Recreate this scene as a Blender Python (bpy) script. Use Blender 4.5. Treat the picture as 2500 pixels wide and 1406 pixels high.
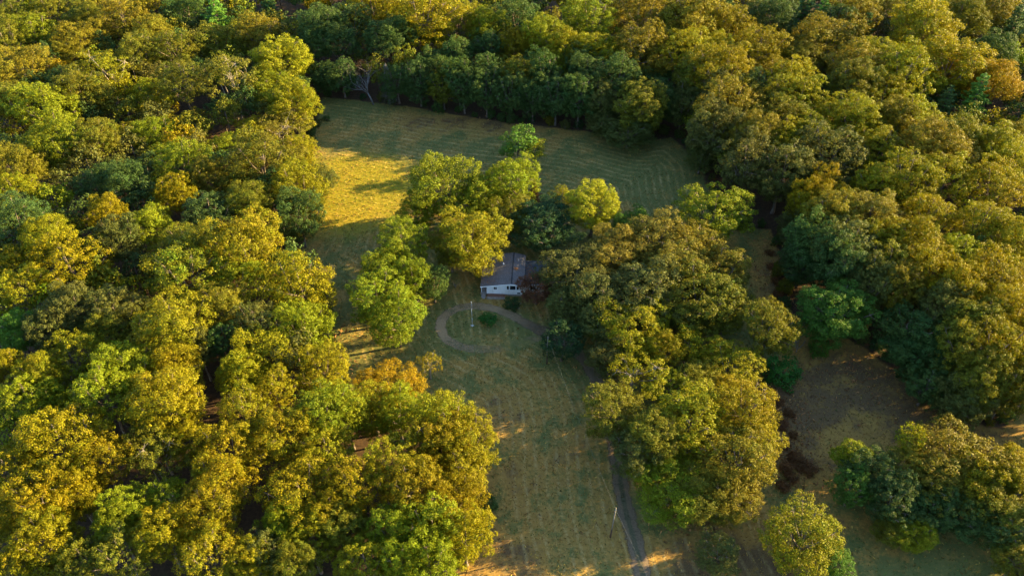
import bpy, math, random
import numpy as np
from mathutils import Vector, Matrix

# ---------------------------------------------------------------- camera, sky, sun, exposure
scene = bpy.context.scene
for o in list(bpy.data.objects):
    bpy.data.objects.remove(o)
col = scene.collection

cam_data = bpy.data.cameras.new('camera')
cam_data.sensor_width = 36.0
cam_data.lens = 28.0
cam_data.clip_start = 0.5
cam_data.clip_end = 9000.0
cam = bpy.data.objects.new('camera', cam_data)
cam.location = (0.0, 0.0, 118.0)
cam.rotation_euler = (math.radians(90.0 - 41.0), 0.0, 0.0)
col.objects.link(cam)
scene.camera = cam

SUN_EL = math.radians(15.0)
SUN_AZ = math.radians(75.0)            # clockwise from +Y
world = bpy.data.worlds.new('World')
scene.world = world
world.use_nodes = True
wn = world.node_tree
for n in list(wn.nodes):
    wn.nodes.remove(n)
sky = wn.nodes.new('ShaderNodeTexSky')
sky.sky_type = 'NISHITA'
sky.sun_disc = False
sky.sun_elevation = SUN_EL
sky.sun_rotation = SUN_AZ
sky.altitude = 200.0
sky.air_density = 1.0
sky.dust_density = 0.3
sky.ozone_density = 2.5
bg = wn.nodes.new('ShaderNodeBackground')
bg.inputs['Strength'].default_value = 0.078
wo = wn.nodes.new('ShaderNodeOutputWorld')
wn.links.new(sky.outputs[0], bg.inputs[0])
wn.links.new(bg.outputs[0], wo.inputs[0])

sun_data = bpy.data.lights.new('sun', 'SUN')
sun_data.energy = 5.0
sun_data.angle = math.radians(0.5)
sun_data.color = (1.0, 0.755, 0.32)
sun = bpy.data.objects.new('sun', sun_data)
sd = Vector((math.cos(SUN_EL) * math.sin(SUN_AZ), math.cos(SUN_EL) * math.cos(SUN_AZ), math.sin(SUN_EL)))
sun.rotation_euler = sd.to_track_quat('Z', 'Y').to_euler()
sun.location = (150, 150, 150)
col.objects.link(sun)

scene.view_settings.view_transform = 'Standard'
scene.view_settings.look = 'None'
scene.view_settings.gamma = 1.0
scene.view_settings.exposure = 2.87
scene.view_settings.use_curve_mapping = False
scene.render.engine = 'CYCLES'
scene.cycles.max_bounces = 5
scene.cycles.diffuse_bounces = 3
scene.cycles.transmission_bounces = 3
scene.cycles.transparent_max_bounces = 6
scene.render.use_persistent_data = False

# ---------------------------------------------------------------- node helpers
def material(name):
    m = bpy.data.materials.new(name)
    m.use_nodes = True
    nt = m.node_tree
    for n in list(nt.nodes):
        nt.nodes.remove(n)
    out = nt.nodes.new('ShaderNodeOutputMaterial')
    return m, nt, out

def node(nt, kind, **kw):
    n = nt.nodes.new(kind)
    for k, v in kw.items():
        if k == 'inputs':
            for a, b in v.items():
                n.inputs[a].default_value = b
        else:
            setattr(n, k, v)
    return n

def lk(nt, a, b):
    nt.links.new(a, b)

def math_node(nt, op, a, b=None, c=None, clamp=False):
    n = nt.nodes.new('ShaderNodeMath')
    n.operation = op
    n.use_clamp = clamp
    for i, v in enumerate((a, b, c)):
        if v is None:
            continue
        if isinstance(v, (int, float)):
            n.inputs[i].default_value = v
        else:
            nt.links.new(v, n.inputs[i])
    return n.outputs[0]

def mix_rgb(nt, fac, a, b, blend='MIX'):
    n = nt.nodes.new('ShaderNodeMix')
    n.data_type = 'RGBA'
    n.blend_type = blend
    n.clamp_factor = True
    for sock, v in ((n.inputs[0], fac), (n.inputs[6], a), (n.inputs[7], b)):
        if isinstance(v, (int, float)):
            sock.default_value = v
        elif isinstance(v, (tuple, list)):
            sock.default_value = (v[0], v[1], v[2], 1.0)
        else:
            nt.links.new(v, sock)
    return n.outputs[2]

def map_range(nt, v, a, b, c=0.0, d=1.0):
    n = nt.nodes.new('ShaderNodeMapRange')
    n.interpolation_type = 'SMOOTHSTEP'
    nt.links.new(v, n.inputs[0])
    for i, x in enumerate((a, b, c, d)):
        n.inputs[i + 1].default_value = x
    return n.outputs[0]

def noise(nt, vec, scale, detail=4.0, rough=0.6):
    n = node(nt, 'ShaderNodeTexNoise', inputs={'Scale': scale, 'Detail': detail, 'Roughness': rough})
    if vec is not None:
        nt.links.new(vec, n.inputs['Vector'])
    return n.outputs['Fac']

def attr(nt, name, kind='GEOMETRY'):
    return node(nt, 'ShaderNodeAttribute', attribute_name=name, attribute_type=kind)

# ---------------------------------------------------------------- materials
def foliage_material(name, use_object_colour=True, transl=0.30):
    """Leaves. The colour is the tree's own (object colour or face tint); 'tone' is the share of
    turned leaves of each spray, 'jit' the leaf to leaf difference."""
    m, nt, out = material(name)
    if use_object_colour:
        oi = node(nt, 'ShaderNodeObjectInfo')
        base = oi.outputs['Color']
        alpha = oi.outputs['Alpha']
    else:
        a = attr(nt, 'tint')
        base = a.outputs['Color']
        alpha = a.outputs['Alpha']
    tone = attr(nt, 'tone').outputs['Fac']
    jit = attr(nt, 'jit').outputs['Fac']
    turned = mix_rgb(nt, 1.0, base, (1.15, 0.96, 0.65), 'MULTIPLY')
    greener = mix_rgb(nt, 1.0, base, (0.62, 0.92, 1.0), 'MULTIPLY')
    hi = math_node(nt, 'MULTIPLY', map_range(nt, tone, 0.55, 1.0), alpha)
    lo = math_node(nt, 'MULTIPLY', map_range(nt, tone, 0.40, 0.0), alpha)
    c = mix_rgb(nt, hi, base, turned)
    c = mix_rgb(nt, lo, c, greener)
    v = math_node(nt, 'ADD', math_node(nt, 'MULTIPLY', jit, 0.75), 0.62)
    hsv = node(nt, 'ShaderNodeHueSaturation')
    lk(nt, math_node(nt, 'ADD', math_node(nt, 'MULTIPLY', jit, 0.03), 0.485), hsv.inputs['Hue'])
    lk(nt, v, hsv.inputs['Value'])
    lk(nt, c, hsv.inputs['Color'])
    c = hsv.outputs['Color']
    p = node(nt, 'ShaderNodeBsdfPrincipled')
    lk(nt, c, p.inputs['Base Color'])
    p.inputs['Roughness'].default_value = 0.55
    p.inputs['Specular IOR Level'].default_value = 0.10
    t = node(nt, 'ShaderNodeBsdfTranslucent')
    lk(nt, mix_rgb(nt, 1.0, c, (1.25, 1.15, 0.5), 'MULTIPLY'), t.inputs['Color'])
    mx = node(nt, 'ShaderNodeMixShader')
    mx.inputs[0].default_value = transl
    lk(nt, p.outputs[0], mx.inputs[1]); lk(nt, t.outputs[0], mx.inputs[2])
    lk(nt, mx.outputs[0], out.inputs['Surface'])
    return m

def simple_material(name, c1, c2, scale=3.0, rough=0.8, bump=0.3, spec=0.3, detail=6.0, stretch=None, dist=0.05):
    m, nt, out = material(name)
    tc = node(nt, 'ShaderNodeTexCoord')
    vec = tc.outputs['Object']
    if stretch:
        mp = node(nt, 'ShaderNodeMapping')
        mp.inputs['Scale'].default_value = stretch
        lk(nt, vec, mp.inputs[0]); vec = mp.outputs[0]
    n = noise(nt, vec, scale, detail, 0.65)
    p = node(nt, 'ShaderNodeBsdfPrincipled')
    lk(nt, mix_rgb(nt, map_range(nt, n, 0.3, 0.7), c1, c2), p.inputs['Base Color'])
    p.inputs['Roughness'].default_value = rough
    p.inputs['Specular IOR Level'].default_value = spec
    b = node(nt, 'ShaderNodeBump', inputs={'Strength': bump, 'Distance': dist})
    lk(nt, n, b.inputs['Height']); lk(nt, b.outputs[0], p.inputs['Normal'])
    lk(nt, p.outputs[0], out.inputs['Surface'])
    return m

def ground_material():
    """Leaf litter under the woods, mown grass with dry hay rows in the clearing."""
    m, nt, out = material('ground_cover')
    pos = node(nt, 'ShaderNodeNewGeometry').outputs['Position']
    clear = attr(nt, 'clear').outputs['Fac']
    ring = attr(nt, 'ring').outputs['Fac']
    dry = attr(nt, 'dry').outputs['Fac']
    rowy = attr(nt, 'rows').outputs['Fac']
    n_big = noise(nt, pos, 0.035, 5, 0.6)
    n_mid = noise(nt, pos, 0.22, 6, 0.65)
    n_fine = noise(nt, pos, 1.6, 6, 0.75)
    n_tiny = noise(nt, pos, 5.5, 3, 0.7)
    # rows of cut grass, wavering along their length
    r = math_node(nt, 'ADD', math_node(nt, 'MULTIPLY', ring, 0.52), math_node(nt, 'MULTIPLY', n_fine, 0.25))
    fr = math_node(nt, 'FRACT', r)
    tri = math_node(nt, 'ABSOLUTE', math_node(nt, 'SUBTRACT', fr, 0.5))
    row = map_range(nt, tri, 0.22, 0.48)
    row = math_node(nt, 'MULTIPLY', row, map_range(nt, math_node(nt, 'ADD', math_node(nt, 'MULTIPLY', n_fine, .5), math_node(nt, 'MULTIPLY', n_mid, .5)), 0.42, 0.62))
    row = math_node(nt, 'MULTIPLY', row, rowy)
    green = mix_rgb(nt, map_range(nt, n_mid, 0.35, 0.65), (0.080, 0.112, 0.028), (0.135, 0.138, 0.036))
    green = mix_rgb(nt, map_range(nt, n_tiny, 0.35, 0.7), green, (0.170, 0.128, 0.036))
    hay = mix_rgb(nt, map_range(nt, n_fine, 0.3, 0.7), (0.225, 0.128, 0.028), (0.345, 0.202, 0.048))
    brown = mix_rgb(nt, map_range(nt, n_tiny, 0.3, 0.7), (0.085, 0.050, 0.022), (0.170, 0.105, 0.042))
    d = math_node(nt, 'ADD', dry, math_node(nt, 'MULTIPLY', math_node(nt, 'SUBTRACT', n_mid, 0.5), 2.2))
    d = math_node(nt, 'ADD', d, math_node(nt, 'MULTIPLY', math_node(nt, 'SUBTRACT', n_fine, 0.5), 1.6))
    g = mix_rgb(nt, map_range(nt, d, 0.25, 0.85), green, hay)
    g = mix_rgb(nt, map_range(nt, math_node(nt, 'ADD', d, math_node(nt, 'MULTIPLY', math_node(nt, 'SUBTRACT', n_big, 0.5), 1.2)), 0.9, 1.5), g, brown)
    g = mix_rgb(nt, math_node(nt, 'MULTIPLY', row, 0.9), g, (0.45, 0.32, 0.12))
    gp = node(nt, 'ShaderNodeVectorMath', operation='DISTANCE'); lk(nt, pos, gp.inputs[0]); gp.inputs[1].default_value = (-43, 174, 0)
    sun_tint = math_node(nt, 'SUBTRACT', 1.0, map_range(nt, math_node(nt, 'ADD', gp.outputs['Value'], math_node(nt, 'MULTIPLY', n_mid, 8.0)), 17.0, 28.0))  # extra sunlight painted into the grass colour over the lit patch
    g = mix_rgb(nt, math_node(nt, 'MULTIPLY', sun_tint, 0.8), g, mix_rgb(nt, map_range(nt, n_fine, 0.3, 0.7), (0.30, 0.215, 0.005), (0.22, 0.200, 0.005)))
    litter = mix_rgb(nt, map_range(nt, n_fine, 0.3, 0.7), (0.034, 0.022, 0.013), (0.085, 0.048, 0.024))
    litter = mix_rgb(nt, map_range(nt, n_mid, 0.55, 0.75), litter, (0.040, 0.050, 0.016))
    cm = math_node(nt, 'ADD', clear, math_node(nt, 'MULTIPLY', math_node(nt, 'SUBTRACT', n_mid, 0.5), 0.8))
    c = mix_rgb(nt, map_range(nt, cm, 0.35, 0.65), litter, g)
    p = node(nt, 'ShaderNodeBsdfPrincipled')
    lk(nt, c, p.inputs['Base Color'])
    p.inputs['Roughness'].default_value = 0.9
    p.inputs['Specular IOR Level'].default_value = 0.15
    hgt = math_node(nt, 'ADD', math_node(nt, 'MULTIPLY', n_fine, 0.6), math_node(nt, 'ADD', math_node(nt, 'MULTIPLY', row, 0.25), math_node(nt, 'MULTIPLY', n_tiny, 0.3)))
    b = node(nt, 'ShaderNodeBump', inputs={'Strength': 0.6, 'Distance': 0.14})
    lk(nt, hgt, b.inputs['Height']); lk(nt, b.outputs[0], p.inputs['Normal'])
    lk(nt, p.outputs[0], out.inputs['Surface'])
    return m

def driveway_material(name, g1, g2, g3):
    m, nt, out = material(name)
    pos = node(nt, 'ShaderNodeNewGeometry').outputs['Position']
    u = attr(nt, 'across').outputs['Fac']       # 0 at the middle, 1 at the edge
    wear = attr(nt, 'wear').outputs['Fac']
    crown = attr(nt, 'median').outputs['Fac']
    n_mid = noise(nt, pos, 0.45, 6, 0.7)
    n_fine = noise(nt, pos, 3.0, 5, 0.75)
    gravel = mix_rgb(nt, map_range(nt, n_fine, 0.3, 0.7), g1, g2)
    gravel = mix_rgb(nt, map_range(nt, n_mid, 0.45, 0.75), gravel, g3)
    verge = mix_rgb(nt, map_range(nt, n_fine, 0.3, 0.7), (0.035, 0.050, 0.014), (0.120, 0.085, 0.038))
    mid = math_node(nt, 'SUBTRACT', 1.0, map_range(nt, math_node(nt, 'ADD', u, math_node(nt, 'MULTIPLY', math_node(nt, 'SUBTRACT', n_mid, 0.5), 0.5)), 0.12, 0.34))
    mid = math_node(nt, 'MULTIPLY', mid, crown)
    c = mix_rgb(nt, mid, gravel, verge)
    p = node(nt, 'ShaderNodeBsdfPrincipled')
    lk(nt, c, p.inputs['Base Color'])
    p.inputs['Roughness'].default_value = 0.85
    b = node(nt, 'ShaderNodeBump', inputs={'Strength': 0.6, 'Distance': 0.08})
    lk(nt, n_fine, b.inputs['Height']); lk(nt, b.outputs[0], p.inputs['Normal'])
    tr = node(nt, 'ShaderNodeBsdfTransparent')
    e = math_node(nt, 'ADD', u, math_node(nt, 'MULTIPLY', math_node(nt, 'SUBTRACT', n_mid, 0.5), 1.5))
    e = math_node(nt, 'ADD', e, math_node(nt, 'MULTIPLY', math_node(nt, 'SUBTRACT', n_fine, 0.5), 0.5))
    e = math_node(nt, 'SUBTRACT', 1.0, map_range(nt, e, 0.62, 0.98))
    wv = math_node(nt, 'ADD', wear, math_node(nt, 'MULTIPLY', math_node(nt, 'SUBTRACT', n_mid, 0.5), 0.9))
    e = math_node(nt, 'MULTIPLY', e, map_range(nt, wv, 0.25, 0.95))
    mx = node(nt, 'ShaderNodeMixShader')
    lk(nt, e, mx.inputs[0]); lk(nt, tr.outputs[0], mx.inputs[1]); lk(nt, p.outputs[0], mx.inputs[2])
    lk(nt, mx.outputs[0], out.inputs['Surface'])
    return m

def shingle_material(name, c1, c2, c3):
    m, nt, out = material(name)
    tc = node(nt, 'ShaderNodeTexCoord')
    br = node(nt, 'ShaderNodeTexBrick', inputs={'Scale': 1.0, 'Mortar Size': 0.012, 'Brick Width': 0.33, 'Row Height': 0.15, 'Color1': (*c1, 1), 'Color2': (*c2, 1), 'Mortar': (c1[0]*.4, c1[1]*.4, c1[2]*.4, 1)})
    mp = node(nt, 'ShaderNodeMapping'); mp.inputs['Rotation'].default_value = (0, 0, math.radians(90))
    lk(nt, tc.outputs['Object'], mp.inputs[0]); lk(nt, mp.outputs[0], br.inputs['Vector'])
    n = noise(nt, tc.outputs['Object'], 0.9, 6, 0.7)
    c = mix_rgb(nt, map_range(nt, n, 0.42, 0.72), br.outputs['Color'], c3)
    p = node(nt, 'ShaderNodeBsdfPrincipled')
    lk(nt, c, p.inputs['Base Color']); p.inputs['Roughness'].default_value = 0.85
    b = node(nt, 'ShaderNodeBump', inputs={'Strength': 0.5, 'Distance': 0.02})
    lk(nt, br.outputs['Fac'], b.inputs['Height']); lk(nt, b.outputs[0], p.inputs['Normal'])
    lk(nt, p.outputs[0], out.inputs['Surface'])
    return m

def siding_material():
    m, nt, out = material('white_siding')
    tc = node(nt, 'ShaderNodeTexCoord')
    sep = node(nt, 'ShaderNodeSeparateXYZ'); lk(nt, tc.outputs['Object'], sep.inputs[0])
    saw = math_node(nt, 'FRACT', math_node(nt, 'MULTIPLY', sep.outputs['Z'], 5.0))
    n = noise(nt, tc.outputs['Object'], 1.3, 6, 0.7)
    c = mix_rgb(nt, map_range(nt, n, 0.45, 0.8), (0.78, 0.80, 0.80), (0.52, 0.53, 0.50))
    p = node(nt, 'ShaderNodeBsdfPrincipled'); lk(nt, c, p.inputs['Base Color'])
    p.inputs['Roughness'].default_value = 0.6
    b = node(nt, 'ShaderNodeBump', inputs={'Strength': 0.7, 'Distance': 0.03})
    lk(nt, saw, b.inputs['Height']); lk(nt, b.outputs[0], p.inputs['Normal'])
    lk(nt, p.outputs[0], out.inputs['Surface'])
    return m

def glass_material():
    m, nt, out = material('window_glass')
    p = node(nt, 'ShaderNodeBsdfPrincipled')
    p.inputs['Base Color'].default_value = (0.015, 0.02, 0.025, 1)
    p.inputs['Roughness'].default_value = 0.06
    lk(nt, p.outputs[0], out.inputs['Surface'])
    return m

LEAF = foliage_material('leaves', True)
LEAF_TINT = foliage_material('leaves_tinted', False)
NEEDLE = foliage_material('needles', True, 0.12)
BARK = simple_material('bark', (0.070, 0.052, 0.040), (0.190, 0.150, 0.115), 2.5, 0.9, 0.5, 0.2, stretch=(1, 1, 0.25))
PALE_BARK = simple_material('pale_bark', (0.16, 0.13, 0.10), (0.34, 0.29, 0.23), 2.5, 0.9, 0.5, 0.2, stretch=(1, 1, 0.25))
DEAD_WOOD = simple_material('dead_wood', (0.10, 0.095, 0.09), (0.22, 0.20, 0.185), 3, 0.85, 0.4, 0.2, stretch=(1, 1, 0.3))
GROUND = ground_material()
GRAVEL = driveway_material('gravel_track', (0.095, 0.062, 0.032), (0.205, 0.135, 0.070), (0.175, 0.105, 0.042))
DIRT = driveway_material('dirt_loop', (0.21, 0.135, 0.065), (0.36, 0.235, 0.115), (0.29, 0.175, 0.070))
ROOF = shingle_material('brown_shingles', (0.120, 0.106, 0.104), (0.165, 0.145, 0.142), (0.095, 0.080, 0.070))
ROOF_DARK = shingle_material('dark_felt_roof', (0.030, 0.036, 0.045), (0.045, 0.052, 0.062), (0.090, 0.100, 0.095))
SIDING = siding_material()
GLASS = glass_material()
TRIM = simple_material('white_trim', (0.70, 0.72, 0.72), (0.82, 0.83, 0.82), 4, 0.5, 0.05)
DARK = simple_material('dark_trim', (0.02, 0.022, 0.025), (0.045, 0.045, 0.05), 4, 0.7, 0.1)
DOORM = simple_material('door_paint', (0.05, 0.055, 0.075), (0.08, 0.085, 0.11), 4, 0.5, 0.05)
STONE = simple_material('patio_stone', (0.20, 0.16, 0.13), (0.34, 0.29, 0.25), 3, 0.85, 0.4)
BRICKM = simple_material('patio_brick', (0.14, 0.060, 0.035), (0.26, 0.12, 0.07), 6, 0.9, 0.5)
POLE_WOOD = simple_material('weathered_pole', (0.12, 0.10, 0.08), (0.22, 0.19, 0.155), 3, 0.85, 0.4, 0.2, stretch=(2, 2, 0.2))
POLE_DARK = simple_material('creosote_pole', (0.045, 0.025, 0.018), (0.10, 0.055, 0.035), 3, 0.85, 0.4, 0.2, stretch=(2, 2, 0.2))
PAINT = simple_material('white_pole_paint', (0.55, 0.55, 0.53), (0.70, 0.70, 0.68), 3, 0.4, 0.05)
RUST = simple_material('rusty_pole', (0.40, 0.16, 0.07), (0.60, 0.40, 0.28), 3, 0.7, 0.1)
WIREM = simple_material('wire', (0.20, 0.20, 0.20), (0.30, 0.30, 0.30), 3, 0.5, 0.05)
METAL = simple_material('vent_metal', (0.55, 0.56, 0.57), (0.70, 0.71, 0.72), 5, 0.45, 0.05)

# ---------------------------------------------------------------- object helpers
def tag(o, label=None, cat=None, group=None, kind=None):
    if label: o['label'] = label
    if cat: o['category'] = cat
    if group: o['group'] = group
    if kind: o['kind'] = kind
    return o

def link(name, mesh, parent=None):
    o = bpy.data.objects.new(name, mesh)
    col.objects.link(o)
    if parent is not None:
        o.parent = parent
    return o

def empty(name, loc=(0, 0, 0), rz=0.0):
    o = bpy.data.objects.new(name, None)
    o.empty_display_size = 0.5
    o.location = loc
    o.rotation_euler = (0, 0, rz)
    col.objects.link(o)
    return o

class MB:
    """Collects boxes, prisms and tubes into one mesh."""
    def __init__(self):
        self.v = []; self.f = []
    def box(self, x0, x1, y0, y1, z0, z1):
        b = len(self.v)
        self.v += [(x0, y0, z0), (x1, y0, z0), (x1, y1, z0), (x0, y1, z0), (x0, y0, z1), (x1, y0, z1), (x1, y1, z1), (x0, y1, z1)]
        self.f += [tuple(b + i for i in q) for q in ((0, 3, 2, 1), (4, 5, 6, 7), (0, 1, 5, 4), (1, 2, 6, 5), (2, 3, 7, 6), (3, 0, 4, 7))]
        return self
    def prism(self, profile, y0, y1):
        """profile: (x, z) points counter-clockwise seen from -Y, extruded along Y"""
        b = len(self.v); n = len(profile)
        self.v += [(x, y0, z) for x, z in profile] + [(x, y1, z) for x, z in profile]
        self.f.append(tuple(b + i for i in range(n)))
        self.f.append(tuple(b + n + i for i in reversed(range(n))))
        for i in range(n):
            j = (i + 1) % n
            self.f.append((b + i, b + n + i, b + n + j, b + j))
        return self
    def tube(self, pts, radii, sides=6, cap=True):
        pts = [Vector(p) for p in pts]
        b = len(self.v)
        ref = None
        for i, p in enumerate(pts):
            d = (pts[min(i + 1, len(pts) - 1)] - pts[max(i - 1, 0)])
            d = d.normalized() if d.length > 1e-6 else Vector((0, 0, 1))
            if ref is None:
                ref = d.orthogonal().normalized()
            ref = (ref - d * ref.dot(d))
            ref = ref.normalized() if ref.length > 1e-4 else d.orthogonal().normalized()
            bi = d.cross(ref)
            for k in range(sides):
                a = 2 * math.pi * k / sides
                self.v.append(tuple(p + (ref * math.cos(a) + bi * math.sin(a)) * radii[i]))
        for i in range(len(pts) - 1):
            for k in range(sides):
                k2 = (k + 1) % sides
                self.f.append((b + i * sides + k, b + i * sides + k2, b + (i + 1) * sides + k2, b + (i + 1) * sides + k))
        if cap:
            self.f.append(tuple(b + k for k in reversed(range(sides))))
            e = b + (len(pts) - 1) * sides
            self.f.append(tuple(e + k for k in range(sides)))
        return self
    def sphere(self, c, r, n=8):
        pts = []; rad = []
        for i in range(n + 1):
            a = -math.pi / 2 + math.pi * i / n
            pts.append((c[0], c[1], c[2] + r * math.sin(a))); rad.append(max(1e-3, r * math.cos(a)))
        return self.tube(pts, rad, n)
    def mesh(self, name, mat, smooth=False):
        me = bpy.data.meshes.new(name)
        me.from_pydata(self.v, [], self.f)
        me.materials.append(mat)
        if smooth:
            me.polygons.foreach_set('use_smooth', [True] * len(me.polygons))
        me.update()
        return me
    def build(self, name, mat, parent=None, smooth=False):
        return link(name, self.mesh(name, mat, smooth), parent)

def quad_mesh(name, V, mat, tone=None, jit=None, tint=None):
    """V: (n, 4, 3) array of quads"""
    n = len(V)
    me = bpy.data.meshes.new(name)
    me.vertices.add(n * 4)
    me.vertices.foreach_set('co', V.reshape(-1).astype(np.float32))
    me.loops.add(n * 4)
    me.loops.foreach_set('vertex_index', np.arange(n * 4, dtype=np.int32))
    me.polygons.add(n)
    me.polygons.foreach_set('loop_start', np.arange(0, n * 4, 4, dtype=np.int32))
    for nm, arr in (('tone', tone), ('jit', jit)):
        if arr is not None:
            a = me.attributes.new(nm, 'FLOAT', 'FACE')
            a.data.foreach_set('value', arr.astype(np.float32))
    if tint is not None:
        a = me.attributes.new('tint', 'FLOAT_COLOR', 'FACE')
        a.data.foreach_set('color', tint.astype(np.float32).reshape(-1))
    me.materials.append(mat)
    me.update(calc_edges=True)
    return me

# ---------------------------------------------------------------- foliage builders
def unit(a):
    return a / np.maximum(1e-6, np.linalg.norm(a, axis=-1, keepdims=True))

def leaf_quads(rs, P, N, size, aspect=0.62):
    """diamond shaped sprays at P facing roughly N"""
    n = len(P)
    N = unit(N)
    t = unit(np.cross(N, unit(rs.normal(size=(n, 3)))))
    b = np.cross(N, t)
    s = size[:, None]
    w = s * aspect
    V = np.stack([P - t * s * .5, P + b * w * .5 - t * s * .06, P + t * s * .5, P - b * w * .5 - t * s * .06], axis=1)
    V[:, 2] += N * (rs.uniform(-.15, .25, size=(n, 1)) * s)
    return V

def lobed_crown(rs, R, HZ, cz, n_lobe=11, clump=0.95, dens=135, leaf=(0.24, 0.44), spacing=1.3, under=-0.35, lobe_r=(0.17, 0.34), spread=(0.58, 0.94), core=0.60):
    """crown of lobes, each lobe covered with sprays; returns quads, tone, jit and the lobe centres"""
    dirs = []
    k = 0
    sep = 1 - 2.6 / n_lobe
    while len(dirs) < n_lobe and k < 4000:
        k += 1
        d = unit(rs.normal(size=3))
        if d[2] < under - .05: continue
        if all(np.dot(d, e) < sep for e in dirs) or k > 2500:
            dirs.append(d)
    L = []
    for d in dirs:
        f = rs.uniform(*spread)
        c = np.array([d[0] * R * f, d[1] * R * f, cz + d[2] * HZ * f])
        L.append((c, R * rs.uniform(*lobe_r)))
    L.append((np.array([0, 0, cz]), R * core))
    cl = []
    for li, (c, r) in enumerate(L):
        n = int(4 * math.pi * r * r / (spacing * spacing) * 2.2)
        lt = rs.uniform(0, 1)
        for _ in range(n):
            d = unit(rs.normal(size=3))
            p = c + d * r * rs.uniform(.86, 1.08) * np.array([1, 1, .92])
            o = p - np.array([0, 0, cz])
            if o[2] / HZ < under and rs.uniform() < .85: continue
            if any(np.linalg.norm(p - c2) < .82 * r2 for j, (c2, r2) in enumerate(L) if j != li): continue
            if any(np.linalg.norm(p - q[0]) < spacing * .82 for q in cl): continue
            out = unit(d * .7 + unit(o) * .6)
            cl.append((p, clump * rs.uniform(.55, 1.35), out, np.clip(lt * .6 + rs.uniform(0, 1) * .55 - .07, 0, 1)))
    Q = []; T = []
    for p, r, out, t in cl:
        n = int(dens * r * r * rs.uniform(.55, 1.1))
        d = unit(rs.normal(size=(n, 3)) + out * .75 + np.array([0, 0, .25]))
        rad = r * (rs.uniform(.3, 1.0, size=(n, 1)) ** .6 + np.maximum(0, rs.normal(size=(n, 1))) * .22)
        P = p + d * rad * np.array([1.1, 1.1, .8])
        N = d * 1.0 + np.array([0, 0, .3]) + rs.normal(size=(n, 3)) * .6
        Q.append(leaf_quads(rs, P, N, rs.uniform(leaf[0], leaf[1], size=n)))
        T.append(np.full(n, t) + rs.normal(size=n) * .12)
    V = np.concatenate(Q); T = np.clip(np.concatenate(T), 0, 1)
    return V, T, rs.uniform(0, 1, size=len(V)), L, cl

def trunk_and_limbs(rs, H0, top, R0, L, cl=None, twigs=0, multi=1):
    tr = MB(); br = MB()
    for s in range(multi):
        bx, by = (0, 0) if multi == 1 else (rs.uniform(-.5, .5), rs.uniform(-.5, .5))
        lx, ly = rs.uniform(-.5, .5) + bx * 2.2, rs.uniform(-.5, .5) + by * 2.2
        pts = []; rad = []
        n = 7
        for i in range(n):
            t = i / (n - 1)
            pts.append((bx + lx * t + rs.uniform(-.12, .12), by + ly * t + rs.uniform(-.12, .12), -0.15 + top * t))
            rad.append(R0 / multi ** .4 * (1.0 - .72 * t) * (1.35 if i == 0 else 1))
        tr.tube(pts, rad, 7)
        if s == 0: base = pts
    br.tube(base[2:6], [R0 * .36, R0 * .34, R0 * .3, R0 * .22], 5)
    for c, r in L[::3]:
        c = np.array(c)
        a = np.array(base[int(rs.integers(3, 6))])
        m = a * .5 + c * .5 + np.array([0, 0, -.5 + rs.uniform(-.2, .4)])
        e = c + unit(c - a) * r * .5
        br.tube([tuple(a), tuple(m), tuple(c), tuple(e)], [R0 * .38, R0 * .3, R0 * .2, R0 * .07], 5)
        if cl and twigs:
            near = sorted(cl, key=lambda q: np.linalg.norm(q[0] - c))[:twigs]
            for q in near:
                mm = (c + q[0]) / 2 + rs.normal(size=3) * .15
                br.tube([tuple(c), tuple(mm), tuple(q[0] + q[2] * q[1] * .4)], [R0 * .13, R0 * .09, R0 * .03], 4)
    return tr, br

TEMPL = {}
def add_template(kind, crown, trunk, branches, width, height, leafmat=None):
    TEMPL.setdefault(kind, []).append(dict(crown=crown, trunk=trunk, branches=branches, w=width, h=height))

def measured(V, q=98.5):
    xy = np.linalg.norm(V[:, 0, :2], axis=1)
    return 2 * np.percentile(xy, q), np.percentile(V[:, 0, 2], 99.7)

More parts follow.
